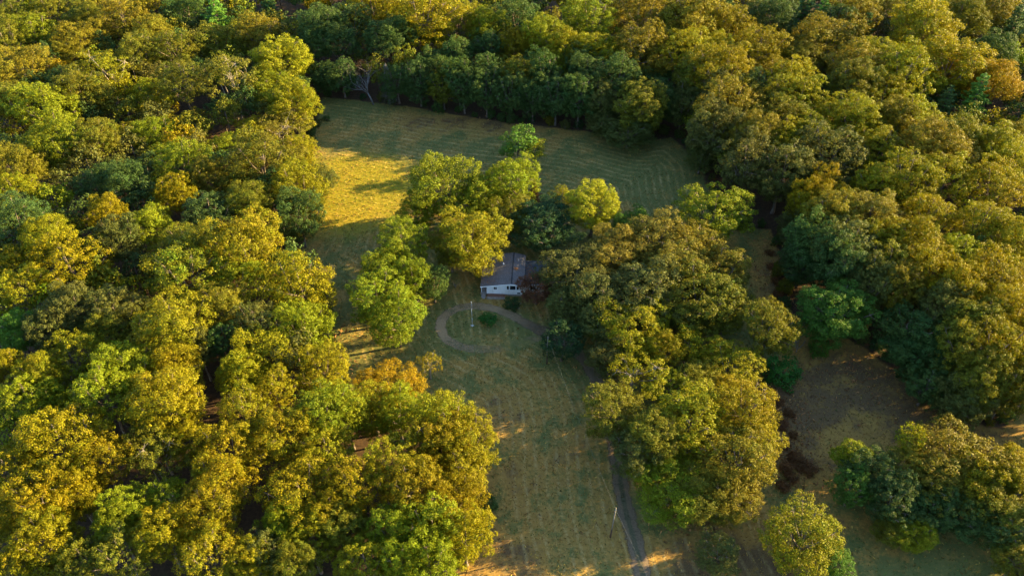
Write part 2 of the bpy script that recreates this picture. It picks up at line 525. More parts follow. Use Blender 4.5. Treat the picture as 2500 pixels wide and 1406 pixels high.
def build_templates():
    for i in range(7):                                    # tall broadleaf, clear trunk below
        rs = np.random.default_rng(100 + i)
        R, HZ, cz = 5.0, 4.6, 9.4
        V, T, J, L, cl = lobed_crown(rs, R, HZ, cz, n_lobe=int(rs.integers(28, 42)), lobe_r=(.13, .27), clump=rs.uniform(.46, .58), dens=rs.uniform(360, 450), spacing=rs.uniform(.80, .94), leaf=(.13, .26))
        tr, br = trunk_and_limbs(rs, 0, 8.5, .30, L, cl, 3)
        w, h = measured(V)
        add_template('broad', quad_mesh('crown', V, LEAF, T, J), tr.mesh('trunk', BARK, True), br.mesh('branches', BARK, True), w, h)
    for i in range(6):                                    # crown reaching low
        rs = np.random.default_rng(200 + i)
        R, HZ, cz = 5.0, 5.2, 7.2
        V, T, J, L, cl = lobed_crown(rs, R, HZ, cz, n_lobe=int(rs.integers(30, 46)), lobe_r=(.13, .27), clump=rs.uniform(.46, .57), dens=rs.uniform(350, 430), spacing=rs.uniform(.80, .94), leaf=(.13, .26), under=-.85)
        tr, br = trunk_and_limbs(rs, 0, 7.0, .30, L, cl, 3)
        w, h = measured(V)
        add_template('low', quad_mesh('crown', V, LEAF, T, J), tr.mesh('trunk', BARK, True), br.mesh('branches', BARK, True), w, h)
    for i in range(3):                                    # thin crowns, limbs showing
        rs = np.random.default_rng(300 + i)
        V, T, J, L, cl = lobed_crown(rs, 5.0, 4.4, 9.6, n_lobe=15, clump=.6, dens=260, spacing=1.3, leaf=(.16, .30), under=-.2, core=.3)
        tr, br = trunk_and_limbs(rs, 0, 9.0, .32, L, cl, 9, multi=2 + i % 2)
        w, h = measured(V)
        add_template('sparse', quad_mesh('crown', V, LEAF, T, J), tr.mesh('trunk', PALE_BARK, True), br.mesh('branches', PALE_BARK, True), w, h)
    for i in range(2):                                    # narrow young trees
        rs = np.random.default_rng(400 + i)
        V, T, J, L, cl = lobed_crown(rs, 3.0, 4.8, 6.6, n_lobe=9, clump=.7, dens=150, spacing=1.0, leaf=(.2, .36), under=-.7)
        tr, br = trunk_and_limbs(rs, 0, 7.0, .2, L, cl, 2)
        w, h = measured(V)
        add_template('small', quad_mesh('crown', V, LEAF, T, J), tr.mesh('trunk', BARK, True), br.mesh('branches', BARK, True), w, h)
    for i in range(4):                                    # pines: tiers of boughs carrying needle sprays
        rs = np.random.default_rng(500 + i)
        H = 16.0; Q = []; T = []
        tr = MB(); br = MB()
        tr.tube([(rs.uniform(-.1, .1), rs.uniform(-.1, .1), z) for z in np.linspace(-.15, H * .98, 8)], list(np.linspace(.32, .03, 8)), 7)
        br.tube([(0, 0, 2.3), (0, 0, H * .6), (0, 0, H * .95)], [.10, .07, .03], 5)
        z = 2.6
        while z < H - .3:
            t = (z - 2.6) / (H - 2.6)
            ln = (4.0 * (1 - t) ** .75 + .35) * rs.uniform(.8, 1.15)
            nb = int(rs.integers(5, 8))
            a0 = rs.uniform(0, 6.28)
            for k in range(nb):
                a = a0 + 6.283 * k / nb + rs.uniform(-.3, .3)
                l = ln * rs.uniform(.65, 1.15)
                e = np.array([math.cos(a) * l, math.sin(a) * l, z + l * rs.uniform(-.12, .22)])
                s = np.array([0, 0, z])
                m = (s + e) / 2 + np.array([0, 0, -.12 * l])
                br.tube([tuple(s), tuple(m), tuple(e)], [.07, .05, .015], 4)
                n = int(70 * l)
                u = rs.uniform(.18, 1.0, size=(n, 1))
                c = (1 - u) ** 2 * s + 2 * u * (1 - u) * m + u * u * e
                side = np.array([-math.sin(a), math.cos(a), 0])
                spread = .42 * l * (1.12 - u) * .8 + .12
                P = c + side * rs.uniform(-1, 1, size=(n, 1)) * spread + np.array([0, 0, 1]) * rs.uniform(-.06, .22, size=(n, 1))
                N = np.array([0, 0, 1.0]) + rs.normal(size=(n, 3)) * .55 + np.array([math.cos(a), math.sin(a), 0]) * .3
                Q.append(leaf_quads(rs, P, N, rs.uniform(.28, .55, size=n), .36))
                T.append(np.full(n, rs.uniform(.3, .6)))
            z += rs.uniform(.75, 1.15)
        V = np.concatenate(Q); T = np.concatenate(T)
        w, h = measured(V)
        add_template('pine', quad_mesh('crown', V, NEEDLE, T, rs.uniform(0, 1, size=len(V))), tr.mesh('trunk', BARK, True), br.mesh('branches', BARK, True), w, h)
    for i in range(4):                                    # bushes
        rs = np.random.default_rng(600 + i)
        V, T, J, L, cl = lobed_crown(rs, 2.2, 1.9, 1.5, n_lobe=9, clump=.5, dens=330, spacing=.72, leaf=(.16, .30), under=-.8)
        V[:, :, 2] = np.maximum(V[:, :, 2], .02)
        br = MB()
        for c, r in L:
            br.tube([(rs.uniform(-.2, .2), rs.uniform(-.2, .2), -.08), tuple(np.array(c) * .5 + rs.normal(size=3) * .1 * np.array([1, 1, 0])), tuple(c)], [.06, .045, .02], 5)
        w, h = measured(V)
        add_template('bush', quad_mesh('foliage', V, LEAF, T, J), None, br.mesh('stems', BARK, True), w, h)

build_templates()

# colour of the leaves of each kind of tree: linear base colour, share of turned sprays, words
PALETTE = {
    'g': ((0.172, 0.146, 0.004), 0.45, 'golden'),
    'y': ((0.175, 0.168, 0.006), 0.5, 'yellow'),
    'F': ((0.145, 0.182, 0.009), 0.6, 'fresh green'),
    'l': ((0.146, 0.172, 0.007), 0.4, 'yellow-green'),
    'L': ((0.250, 0.255, 0.012), 0.3, 'lemon'),
    'o': ((0.115, 0.116, 0.010), 0.6, 'olive'),
    't': ((0.145, 0.124, 0.010), 0.4, 'tan'),
    'a': ((0.155, 0.138, 0.018), 0.4, 'straw-coloured'),
    'r': ((0.210, 0.142, 0.005), 0.4, 'orange'),
    'M': ((0.150, 0.155, 0.008), 1.0, 'orange-flecked'),
    'n': ((0.052, 0.090, 0.021), 0.6, 'green'),
    'd': ((0.030, 0.068, 0.021), 0.4, 'dark green'),
    'e': ((0.086, 0.095, 0.021), 0.5, 'grey-green'),
    'v': ((0.075, 0.150, 0.018), 0.6, 'bright green'),
    'V': ((0.040, 0.140, 0.020), 0.3, 'vivid green'),
    'b': ((0.130, 0.062, 0.022), 0.3, 'rust-brown'),
    'B': ((0.140, 0.060, 0.030), 0.3, 'rust-red'),
}

# surveyed plan, metres: x, y, crown width, height, kind, colour, wood it belongs to, label
TREES = [
    (-155.9, 265.6, 15.7, 17.8, 'low', 'o', 'W', None),
    (-167.1, 261.0, 13.4, 17.1, 'broad', 'o', 'W', None),
    (-153.6, 247.4, 16.9, 18.2, 'low', 'l', 'W', None),
    (-158.5, 240.2, 16.5, 18.8, 'low', 'o', 'W', None),
    (-136.5, 241.3, 17.5, 18.6, 'low', 't', 'W', None),
    (-142.2, 259.6, 14.4, 16.7, 'broad', 'o', 'W', None),
    (-128.3, 256.2, 19.3, 20.4, 'low', 't', 'W', None),
    (-124.3, 272.6, 14.9, 16.7, 'low', 'y', 'W', None),
    (-114.9, 245.5, 14.7, 18.1, 'broad', 't', 'W', None),
    (-110.7, 265.6, 16.7, 18.8, 'low', 'n', 'W', None),
    (-98.0, 258.8, 14.9, 18.7, 'pine', 'v', 'W', None),
    (-93.8, 241.9, 16.6, 17.4, 'low', 'o', 'W', None),
    (-103.4, 232.9, 14.2, 18.1, 'broad', 'o', 'W', None),
    (-113.7, 231.5, 18.0, 18.9, 'low', 'o', 'W', None),
    (-119.3, 216.4, 21.4, 19.8, 'sparse', 'y', 'W', None),
    (-136.9, 234.0, 11.4, 15.1, 'broad', 't', 'W', None),
    (-143.9, 218.5, 20.8, 20.6, 'low', 't', 'W', None),
    (-142.4, 231.5, 9.5, 15.5, 'broad', 'n', 'W', None),
    (-80.4, 244.4, 15.6, 18.9, 'broad', 't', 'W', None),
    (-84.7, 273.6, 10.9, 15.2, 'pine', 'n', 'W', None),
    (-81.2, 212.0, 19.7, 20.3, 'sparse', 'a', 'W', None),
    (-93.8, 210.2, 16.7, 19.6, 'broad', 'o', 'W', None),
    (-105.6, 213.6, 14.4, 12.0, 'low', 'l', 'W', None),
    (-61.3, 202.8, 15.6, 17.1, 'low', 'y', 'W', None),
    (-62.8, 193.4, 16.8, 12.0, 'sparse', 'a', 'W', None),
    (-122.1, 206.4, 19.2, 19.3, 'low', 'o', 'W', None),
    (-128.4, 196.9, 20.2, 20.2, 'low', 'l', 'W', None),
    (-137.9, 199.1, 15.2, 18.6, 'broad', 'o', 'W', None),
    (-130.7, 215.4, 12.6, 15.6, 'broad', 'n', 'W', None),
    (-91.0, 198.7, 13.8, 10.0, 'low', 't', 'W', None),
    (-96.7, 191.0, 15.1, 12.0, 'low', 'l', 'W', None),
    (-81.5, 168.9, 15.2, 18.3, 'broad', 'l', 'W', None),
    (-75.3, 186.0, 13.2, 11.0, 'low', 'l', 'W', None),
    (-70.6, 195.5, 12.8, 10.0, 'low', 'g', 'W', None),
    (-107.2, 191.5, 10.9, 10.0, 'low', 'g', 'W', None),
    (-108.1, 180.4, 14.3, 17.6, 'broad', 'o', 'W', None),
    (-117.1, 178.0, 17.3, 19.9, 'low', 'l', 'W', None),
    (-121.7, 166.8, 15.1, 17.9, 'broad', 't', 'W', None),
    (-117.1, 157.7, 11.7, 16.3, 'broad', 'y', 'W', None),
    (-100.9, 162.3, 11.2, 14.7, 'broad', 'n', 'W', None),
    (-92.9, 160.8, 12.5, 16.9, 'broad', 'n', 'W', None),
    (-80.4, 158.2, 11.0, 15.8, 'broad', 'g', 'W', None),
    (-61.6, 167.7, 20.5, 20.0, 'low', 'o', 'W', None),
    (-51.0, 160.6, 13.1, 17.8, 'low', 'y', 'W', None),
    (-49.1, 172.3, 9.4, 9.0, 'low', 'e', 'W', None),
    (-73.3, 163.0, 11.2, 16.7, 'broad', 'o', 'W', None),
    (-56.8, 182.4, 13.0, 12.0, 'low', 'y', 'W', None),
    (-110.1, 144.0, 15.1, 18.7, 'broad', 'n', 'W', None),
    (-101.3, 138.1, 13.4, 17.5, 'broad', 'y', 'W', None),
    (-107.1, 131.7, 10.5, 14.3, 'broad', 'y', 'W', None),
    (-92.4, 128.9, 18.1, 18.7, 'low', 'g', 'W', None),
    (-99.6, 122.3, 11.9, 16.6, 'broad', 'y', 'W', None),
    (-92.6, 148.6, 10.6, 16.1, 'broad', 'g', 'W', None),
    (-85.7, 138.1, 12.7, 17.5, 'broad', 'e', 'W', None),
    (-80.6, 143.2, 12.4, 16.6, 'broad', 'l', 'W', None),
    (-78.8, 156.6, 10.9, 15.8, 'broad', 'g', 'W', None),
    (-69.5, 148.5, 14.0, 16.9, 'broad', 'n', 'W', None),
    (-61.6, 153.3, 12.9, 16.6, 'broad', 'o', 'W', None),
    (-49.5, 150.8, 12.6, 16.9, 'low', 'n', 'W', None),
    (-57.6, 134.6, 19.8, 21.8, 'low', 'y', 'W', None),
    (-70.4, 135.7, 13.3, 17.3, 'broad', 'o', 'W', None),
    (-67.1, 125.8, 17.8, 19.7, 'low', 'M', 'W', None),
    (-56.5, 124.8, 13.3, 15.8, 'broad', 'l', 'W', None),
    (-43.7, 122.9, 14.8, 18.6, 'low', 'g', 'W', None),
    (-57.7, 116.7, 12.2, 16.6, 'broad', 't', 'W', None),
    (-86.9, 116.3, 13.4, 17.1, 'broad', 'e', 'W', None),
    (-78.2, 115.8, 12.8, 16.1, 'broad', 'e', 'W', None),
    (-96.0, 111.3, 8.4, 14.2, 'broad', 'v', 'W', None),
    (-89.7, 111.6, 10.8, 14.9, 'broad', 'e', 'W', None),
    (-78.4, 111.4, 10.8, 14.6, 'broad', 'o', 'W', None),
    (-64.1, 109.6, 16.4, 19.5, 'broad', 'y', 'W', None),
    (-49.8, 112.3, 12.0, 15.6, 'broad', 'e', 'W', None),
    (-41.1, 113.0, 13.1, 16.4, 'low', 'l', 'W', None),
    (-81.6, 104.3, 12.1, 15.3, 'broad', 'y', 'W', None),
    (-69.8, 99.2, 13.4, 16.8, 'broad', 'l', 'W', None),
    (-59.9, 107.7, 8.8, 14.8, 'broad', 'e', 'W', None),
    (-55.4, 109.1, 8.3, 13.9, 'broad', 'n', 'W', None),
    (-47.6, 104.3, 14.5, 16.4, 'low', 'y', 'W', None),
    (-35.0, 102.0, 10.8, 14.6, 'low', 'y', 'W', None),
    (-49.8, 100.4, 10.2, 14.5, 'broad', 'y', 'W', None),
    (-61.6, 99.7, 11.8, 16.0, 'broad', 'g', 'W', None),
    (-93.7, 102.1, 6.9, 14.1, 'broad', 'g', 'W', None),
    (-85.8, 98.9, 9.5, 15.6, 'broad', 'y', 'W', None),
    (-86.1, 93.4, 11.9, 16.1, 'broad', 'l', 'W', None),
    (-82.3, 93.1, 8.7, 13.9, 'broad', 'l', 'W', None),
    (-71.3, 93.2, 12.9, 17.7, 'broad', 'l', 'W', None),
    (-78.4, 92.5, 6.6, 12.6, 'broad', 'y', 'W', None),
    (-59.8, 90.7, 15.4, 19.1, 'broad', 'g', 'W', None),
    (-46.6, 90.4, 10.7, 15.6, 'broad', 'y', 'W', None),
    (-39.1, 84.8, 13.0, 15.8, 'broad', 'g', 'W', None),
    (-32.6, 90.3, 11.7, 16.5, 'broad', 'l', 'W', None),
    (-31.5, 83.3, 9.8, 14.6, 'broad', 'y', 'W', None),
    (-74.0, 82.4, 14.7, 18.6, 'broad', 'g', 'W', None),
    (-81.2, 78.5, 11.0, 15.7, 'broad', 'g', 'W', None),
    (-67.1, 80.1, 11.6, 16.1, 'broad', 'g', 'W', None),
    (-58.7, 80.2, 11.6, 15.4, 'sparse', 'o', 'W', None),
    (-54.8, 85.3, 9.4, 14.2, 'broad', 'g', 'W', None),
    (-46.7, 81.7, 11.2, 16.6, 'broad', 'g', 'W', None),
    (-46.7, 76.3, 11.8, 15.7, 'broad', 'g', 'W', None),
    (-33.3, 73.3, 14.2, 16.1, 'low', 'g', 'W', None),
    (-60.4, 71.2, 9.1, 14.9, 'broad', 'l', 'W', None),
    (-60.7, 68.3, 8.5, 14.2, 'broad', 'l', 'W', None),
    (-73.4, 72.4, 13.5, 15.8, 'broad', 'g', 'W', None),
    (-69.9, 74.7, 10.8, 15.4, 'broad', 'g', 'W', None),
    (-76.8, 70.3, 10.5, 14.3, 'broad', 'g', 'W', None),
    (-70.0, 64.7, 11.0, 15.7, 'broad', 'g', 'W', None),
    (-54.5, 73.4, 8.8, 13.5, 'broad', 'l', 'W', None),
    (-47.3, 69.8, 12.4, 15.5, 'broad', 'g', 'W', None),
    (-57.7, 63.6, 10.1, 14.8, 'broad', 'o', 'W', None),
    (-44.2, 62.9, 10.9, 15.2, 'broad', 'y', 'W', None),
    (-37.2, 64.6, 8.8, 13.9, 'broad', 'e', 'W', None),
    (-32.2, 62.0, 8.2, 14.0, 'broad', 'o', 'W', None),
    (-73.3, 61.6, 8.2, 14.5, 'broad', 'g', 'W', None),
    (-63.9, 62.7, 8.2, 14.5, 'broad', 'o', 'W', None),
    (-38.8, 62.3, 8.2, 13.7, 'broad', 'y', 'W', None),
    (-42.8, 97.0, 8.9, 13.7, 'broad', 'y', 'W', None),
    (-53.0, 67.0, 10.3, 15.4, 'broad', 'g', 'W', None),
    (-28.3, 71.5, 10.1, 14.1, 'broad', 'g', 'W', None),
    (-60.5, 85.3, 10.4, 14.8, 'broad', 'o', 'W', None),
    (-30.6, 66.3, 9.4, 13.7, 'broad', 'y', 'W', None),
    (-35.5, 68.5, 8.5, 13.5, 'broad', 'l', 'W', None),
    (-23.3, 100.7, 14.5, 9.0, 'low', 'r', 'W', None),
    (-25.0, 94.2, 11.1, 12.0, 'low', 'y', 'W', None),
    (-20.3, 92.7, 9.2, 13.6, 'low', 'l', 'W', None),
    (-29.0, 90.9, 9.7, 14.0, 'broad', 'l', 'W', None),
    (-11.5, 88.5, 12.5, 17.2, 'low', 'y', 'W', None),
    (-7.0, 84.9, 10.8, 15.2, 'low', 'y', 'W', None),
    (-12.2, 83.9, 12.3, 15.8, 'low', 'g', 'W', None),
    (-20.0, 79.5, 11.1, 16.1, 'broad', 'y', 'W', None),
    (-9.0, 79.6, 11.0, 14.6, 'low', 'y', 'W', None),
    (-14.9, 73.5, 12.6, 16.3, 'broad', 'g', 'W', None),
    (-24.9, 75.4, 10.8, 16.2, 'broad', 'g', 'W', None),
    (-9.0, 73.2, 11.1, 15.2, 'low', 'g', 'W', None),
    (-7.3, 67.6, 9.3, 15.4, 'low', 'g', 'W', None),
    (-12.2, 67.9, 11.6, 16.5, 'low', 'l', 'W', None),
    (-17.8, 67.6, 8.9, 15.2, 'broad', 'l', 'W', None),
    (-12.2, 62.7, 9.9, 15.5, 'low', 'l', 'W', None),
    (-21.7, 62.8, 9.6, 14.3, 'broad', 'y', 'W', None),
    (-17.0, 63.3, 8.6, 14.8, 'low', 'l', 'W', None),
    (-25.9, 68.4, 9.0, 13.8, 'broad', 'o', 'W', None),
    (-60.3, 245.1, 16.1, 21.8, 'broad', 'n', 'N', None),
    (-51.9, 250.1, 16.4, 20.1, 'broad', 'n', 'N', None),
    (-46.2, 260.8, 20.7, 22.9, 'low', 'g', 'N', None),
    (-28.7, 248.9, 24.4, 27.0, 'low', 'g', 'N', None),
    (-18.2, 255.1, 16.7, 20.7, 'broad', 'y', 'N', None),
    (-39.2, 238.8, 14.1, 19.7, 'broad', 'n', 'N', None),
    (-34.5, 242.7, 14.3, 19.7, 'broad', 'n', 'N', None),
    (-7.5, 248.9, 15.5, 19.4, 'broad', 'l', 'N', None),
    (2.0, 252.9, 20.3, 22.5, 'low', 'n', 'N', None),
    (9.7, 237.7, 17.6, 21.5, 'broad', 'l', 'N', None),
    (0.5, 235.9, 13.2, 17.8, 'broad', 'g', 'N', None),
    (-16.7, 230.8, 11.2, 17.7, 'broad', 'n', 'N', None),
    (-7.2, 234.7, 12.2, 18.0, 'broad', 'n', 'N', None),
    (24.6, 246.4, 23.5, 23.9, 'low', 'l', 'N', None),
    (15.7, 230.2, 14.6, 20.8, 'broad', 'y', 'N', None),
    (41.5, 253.9, 22.2, 23.4, 'low', 't', 'N', None),
    (38.3, 227.1, 21.3, 22.8, 'low', 't', 'N', None),
    (25.2, 230.1, 15.5, 19.5, 'broad', 'y', 'N', None),
    (20.9, 224.4, 13.6, 17.8, 'broad', 'n', 'N', None),
    (-24.0, 224.2, 11.7, 17.0, 'low', 'n', 'N', None),
    (-7.4, 220.9, 11.7, 17.4, 'broad', 'n', 'N', None),
    (9.1, 217.4, 13.0, 19.9, 'low', 'n', 'N', None),
    (21.8, 214.5, 13.1, 19.2, 'broad', 'n', 'N', None),
    (30.3, 214.4, 14.7, 20.1, 'broad', 'n', 'N', None),
    (35.9, 200.4, 16.5, 18.0, 'low', 'o', 'N', None),
    (32.5, 196.0, 15.8, 9.0, 'low', 'e', 'N', None),
    (26.1, 202.1, 12.1, 8.0, 'low', 'e', 'N', None),
    (-53.8, 238.0, 13.2, 18.4, 'broad', 'n', 'N', None),
    (-61.5, 237.9, 12.4, 17.5, 'broad', 'n', 'N', None),
    (-15.8, 218.8, 11.5, 17.7, 'low', 'n', 'N', None),
    (1.2, 218.2, 11.6, 17.4, 'broad', 'o', 'N', None),
    (49.0, 232.6, 15.6, 19.1, 'broad', 'o', 'N', None),
    (45.7, 221.4, 15.3, 12.0, 'low', 'n', 'N', None),
    (52.4, 247.4, 16.3, 21.3, 'broad', 'o', 'N', None),
    (65.6, 265.4, 13.2, 19.8, 'pine', 'v', 'R', None),
    (72.9, 267.8, 12.0, 17.5, 'pine', 'n', 'R', None),
    (79.8, 261.6, 11.4, 16.8, 'broad', 'e', 'R', None),
    (85.1, 254.0, 16.6, 22.1, 'broad', 'n', 'R', None),
    (99.5, 266.2, 13.2, 19.3, 'pine', 'n', 'R', None),
    (101.9, 256.7, 11.6, 19.0, 'pine', 'v', 'R', None),
    (110.4, 254.3, 18.5, 21.5, 'low', 't', 'R', None),
    (119.7, 268.7, 17.4, 20.1, 'low', 'o', 'R', None),
    (126.9, 266.4, 13.4, 17.7, 'broad', 'o', 'R', None),
    (136.4, 259.1, 16.9, 20.5, 'broad', 'l', 'R', None),
    (114.8, 250.5, 10.2, 16.8, 'pine', 'n', 'R', None),
    (88.3, 252.2, 8.9, 16.2, 'pine', 'n', 'R', None),
    (146.0, 250.4, 17.3, 22.1, 'broad', 'o', 'R', None),
    (156.8, 258.5, 16.8, 21.7, 'broad', 't', 'R', None),
    (164.7, 253.5, 12.8, 19.6, 'pine', 'n', 'R', None),
    (127.5, 239.4, 22.9, 25.6, 'low', 'y', 'R', None),
    (147.4, 230.9, 15.5, 19.0, 'broad', 'n', 'R', None),
    (57.0, 244.3, 23.2, 26.1, 'low', 't', 'R', None),
    (69.1, 244.3, 19.8, 22.0, 'low', 'g', 'R', None),
    (73.8, 227.0, 18.6, 23.0, 'broad', 'g', 'R', None),
    (52.3, 225.0, 18.5, 22.9, 'broad', 'y', 'R', None),
    (60.0, 209.8, 20.7, 24.7, 'broad', 'g', 'R', None),
    (96.3, 233.7, 22.6, 23.3, 'low', 't', 'R', None),
    (87.5, 225.5, 13.6, 17.9, 'broad', 'o', 'R', None),
    (108.1, 224.5, 16.9, 19.9, 'broad', 'y', 'R', None),
    (98.3, 213.7, 17.8, 22.7, 'broad', 't', 'R', None),
    (125.9, 216.7, 23.0, 24.1, 'low', 'g', 'R', None),
    (133.5, 217.1, 13.2, 18.2, 'broad', 'r', 'R', None),
    (110.9, 208.9, 20.8, 24.3, 'low', 'y', 'R', None),
    (78.8, 205.6, 17.4, 22.5, 'broad', 'y', 'R', None),
    (137.1, 209.0, 16.1, 20.0, 'broad', 'r', 'R', None),
    (129.8, 203.2, 11.5, 18.7, 'pine', 'v', 'R', None),
    (120.8, 201.4, 8.7, 16.4, 'pine', 'n', 'R', None),
    (94.9, 203.1, 17.2, 22.5, 'broad', 'o', 'R', None),
    (102.8, 201.3, 17.2, 20.6, 'broad', 'y', 'R', None),
    (77.6, 196.2, 18.4, 21.8, 'broad', 'y', 'R', None),
    (67.3, 205.8, 14.3, 19.7, 'broad', 'n', 'R', None),
    (57.5, 192.0, 17.8, 22.6, 'low', 't', 'R', None),
    (88.6, 185.9, 17.7, 22.3, 'broad', 'y', 'R', None),
    (99.1, 185.4, 14.8, 20.8, 'broad', 't', 'R', None),
    (70.6, 186.7, 16.3, 20.5, 'broad', 'o', 'R', None),
    (104.9, 185.8, 16.3, 21.2, 'broad', 'y', 'R', None),
    (53.0, 184.4, 15.9, 21.6, 'low', 'e', 'R', None),
    (50.4, 182.7, 9.8, 8.0, 'low', 'e', 'R', None),
    (62.9, 178.4, 14.4, 20.3, 'broad', 't', 'R', None),
    (70.0, 176.7, 14.3, 19.9, 'broad', 'y', 'R', None),
    (58.1, 168.1, 17.1, 20.7, 'low', 'e', 'R', None),
    (76.7, 179.1, 13.0, 19.7, 'broad', 'y', 'R', None),
    (77.6, 168.5, 19.5, 21.7, 'low', 'e', 'R', None),
    (102.8, 171.3, 18.2, 22.2, 'broad', 't', 'R', None),
    (113.1, 177.1, 15.8, 20.2, 'broad', 'o', 'R', None),
    (109.1, 171.3, 14.1, 19.1, 'broad', 'a', 'R', None),
    (91.1, 173.0, 15.5, 20.0, 'broad', 'y', 'R', None),
    (121.7, 174.8, 15.7, 19.1, 'broad', 'y', 'R', None),
    (129.9, 180.7, 11.7, 17.1, 'broad', 'o', 'R', None),
    (65.9, 164.7, 16.2, 20.0, 'low', 'e', 'R', None),
    (92.3, 157.1, 17.2, 21.3, 'broad', 'y', 'R', None),
    (85.6, 156.7, 14.6, 19.3, 'broad', 'y', 'R', None),
    (102.3, 159.8, 14.8, 19.9, 'broad', 'y', 'R', None),
    (113.2, 156.9, 15.9, 20.3, 'broad', 'y', 'R', None),
    (120.9, 167.1, 13.8, 19.8, 'broad', 'y', 'R', None),
    (72.4, 155.8, 13.1, 19.4, 'low', 'g', 'R', None),
    (69.9, 152.2, 13.0, 17.5, 'low', 'g', 'R', None),
    (66.4, 149.2, 9.9, 11.0, 'low', 'e', 'R', None),
    (71.5, 144.4, 15.1, 19.2, 'broad', 't', 'R', None),
    (80.8, 144.5, 15.2, 19.2, 'broad', 'a', 'R', None),
    (92.6, 144.8, 12.7, 18.8, 'broad', 'g', 'R', None),
    (71.7, 135.0, 15.7, 19.6, 'broad', 'e', 'R', None),
    (65.7, 137.5, 12.7, 19.6, 'low', 'n', 'R', None),
    (64.2, 135.7, 11.2, 12.0, 'low', 'n', 'R', None),
    (80.8, 136.4, 13.5, 18.0, 'broad', 'y', 'R', None),
    (86.2, 135.4, 13.4, 19.2, 'broad', 'g', 'R', None),
    (94.2, 132.4, 11.4, 17.8, 'broad', 'l', 'R', None),
    (103.7, 142.3, 13.8, 18.6, 'broad', 'y', 'R', None),
    (108.0, 137.3, 13.5, 18.1, 'broad', 'y', 'R', None),
    (79.1, 128.2, 13.0, 18.2, 'broad', 'o', 'R', None),
    (86.0, 127.0, 12.9, 19.5, 'broad', 'g', 'R', None),
    (69.3, 130.0, 12.9, 18.7, 'low', 'n', 'R', None),
    (98.9, 125.2, 13.9, 19.5, 'broad', 'g', 'R', None),
    (79.3, 123.0, 11.4, 18.0, 'low', 't', 'R', None),
    (73.6, 123.8, 10.3, 18.0, 'low', 'e', 'R', None),
    (89.4, 120.2, 12.5, 19.0, 'broad', 'g', 'R', None),
    (96.0, 117.9, 13.5, 17.9, 'broad', 'g', 'R', None),
    (85.4, 116.6, 11.2, 17.2, 'broad', 'e', 'R', None),
    (95.5, 125.4, 9.4, 15.6, 'broad', 'g', 'R', None),
    (79.8, 113.8, 15.7, 13.0, 'low', 'n', 'R', None),
    (79.7, 108.8, 13.2, 11.0, 'low', 'n', 'R', None),
    (89.7, 110.4, 13.0, 18.2, 'broad', 'o', 'R', None),
    (95.9, 112.2, 12.0, 19.1, 'broad', 'g', 'R', None),
    (84.8, 105.4, 11.5, 18.3, 'low', 'o', 'R', None),
    (90.1, 104.1, 13.5, 19.3, 'low', 'g', 'R', None),
    (92.3, 100.6, 10.3, 16.7, 'low', 'g', 'R', None),
    (86.3, 100.5, 11.3, 16.9, 'low', 'o', 'R', None),
    (78.4, 101.2, 10.6, 10.0, 'low', 'n', 'R', None),
    (82.2, 96.2, 11.4, 12.0, 'low', 'e', 'R', None),
    (84.4, 97.2, 9.1, 16.4, 'low', 'o', 'R', None),
    (90.6, 97.4, 9.1, 15.4, 'low', 'o', 'R', None),
    (58.3, 203.4, 14.2, 19.9, 'broad', 'e', 'R', None),
    (67.8, 199.3, 14.0, 18.5, 'broad', 'o', 'R', None),
    (59.6, 185.5, 13.2, 17.8, 'low', 'o', 'R', None),
    (75.9, 214.0, 14.7, 18.6, 'broad', 't', 'R', None),
    (104.3, 249.4, 14.6, 20.1, 'broad', 'n', 'R', None),
    (52.9, 212.1, 14.6, 19.9, 'broad', 'o', 'R', None),
    (61.4, 228.4, 15.4, 19.9, 'broad', 'y', 'R', None),
    (-24.2, 140.1, 12.9, 15.0, 'low', 'F', 'S', 'fresh green tree at the back of the ragged clump standing on the lawn'),
    (-26.5, 132.5, 13.0, 15.5, 'low', 'F', 'S', 'tall fresh green tree in the middle of the ragged lawn clump'),
    (-21.5, 130.1, 9.8, 13.0, 'low', 'F', 'S', 'fresh green tree on the house side of the ragged lawn clump'),
    (-28.0, 123.2, 13.5, 14.0, 'low', 'F', 'S', 'wide fresh green tree on the open-field side of the ragged lawn clump'),
    (-23.3, 117.3, 13.2, 13.5, 'low', 'F', 'S', 'fresh green tree at the front of the ragged lawn clump'),
    (-17.0, 130.9, 7.9, 9.9, 'low', 'n', 'S', 'dark green small tree tucked behind the ragged fresh green clump'),
    (-16.2, 160.5, 21.5, 18.7, 'low', 'l', 'S', 'tall yellow-green tree at the sunlit edge of the mown field'),
    (-0.2, 163.2, 14.7, 17.6, 'low', 'l', 'S', 'yellow-green tree with a pointed top between the field and the house'),
    (-9.1, 141.1, 18.1, 17.6, 'low', 'y', 'S', 'bright yellow tree overhanging the porch side of the house roof'),
    (-7.1, 158.9, 13.4, 15.0, 'low', 'l', 'S', 'yellow-green tree filling the gap between the field-edge tree and the pointed-top one'),
    (-22.9, 154.1, 10.3, 12.0, 'low', 'l', 'S', 'yellow-green tree leaning from the field-edge tree over the sunlit grass'),
    (-0.5, 154.1, 12.1, 12.0, 'low', 'o', 'S', 'olive tree wedged between the bright yellow tree and the dark dome tree'),
    (-13.8, 141.4, 9.8, 13.2, 'low', 'o', 'S', 'olive tree squeezed between the tall yellow-green tree and the yellow one'),
    (2.0, 186.1, 10.1, 12.0, 'small', 'v', 'S', 'small bright green pointed tree standing out in the mown field'),
    (5.9, 186.3, 7.8, 8.5, 'small', 'l', 'S', 'small yellow-green tree beside the pointed green tree in the field'),
    (-1.3, 186.5, 5.2, 7.0, 'small', 'v', 'S', 'lowest bright green tree huddled against the pointed one in the field'),
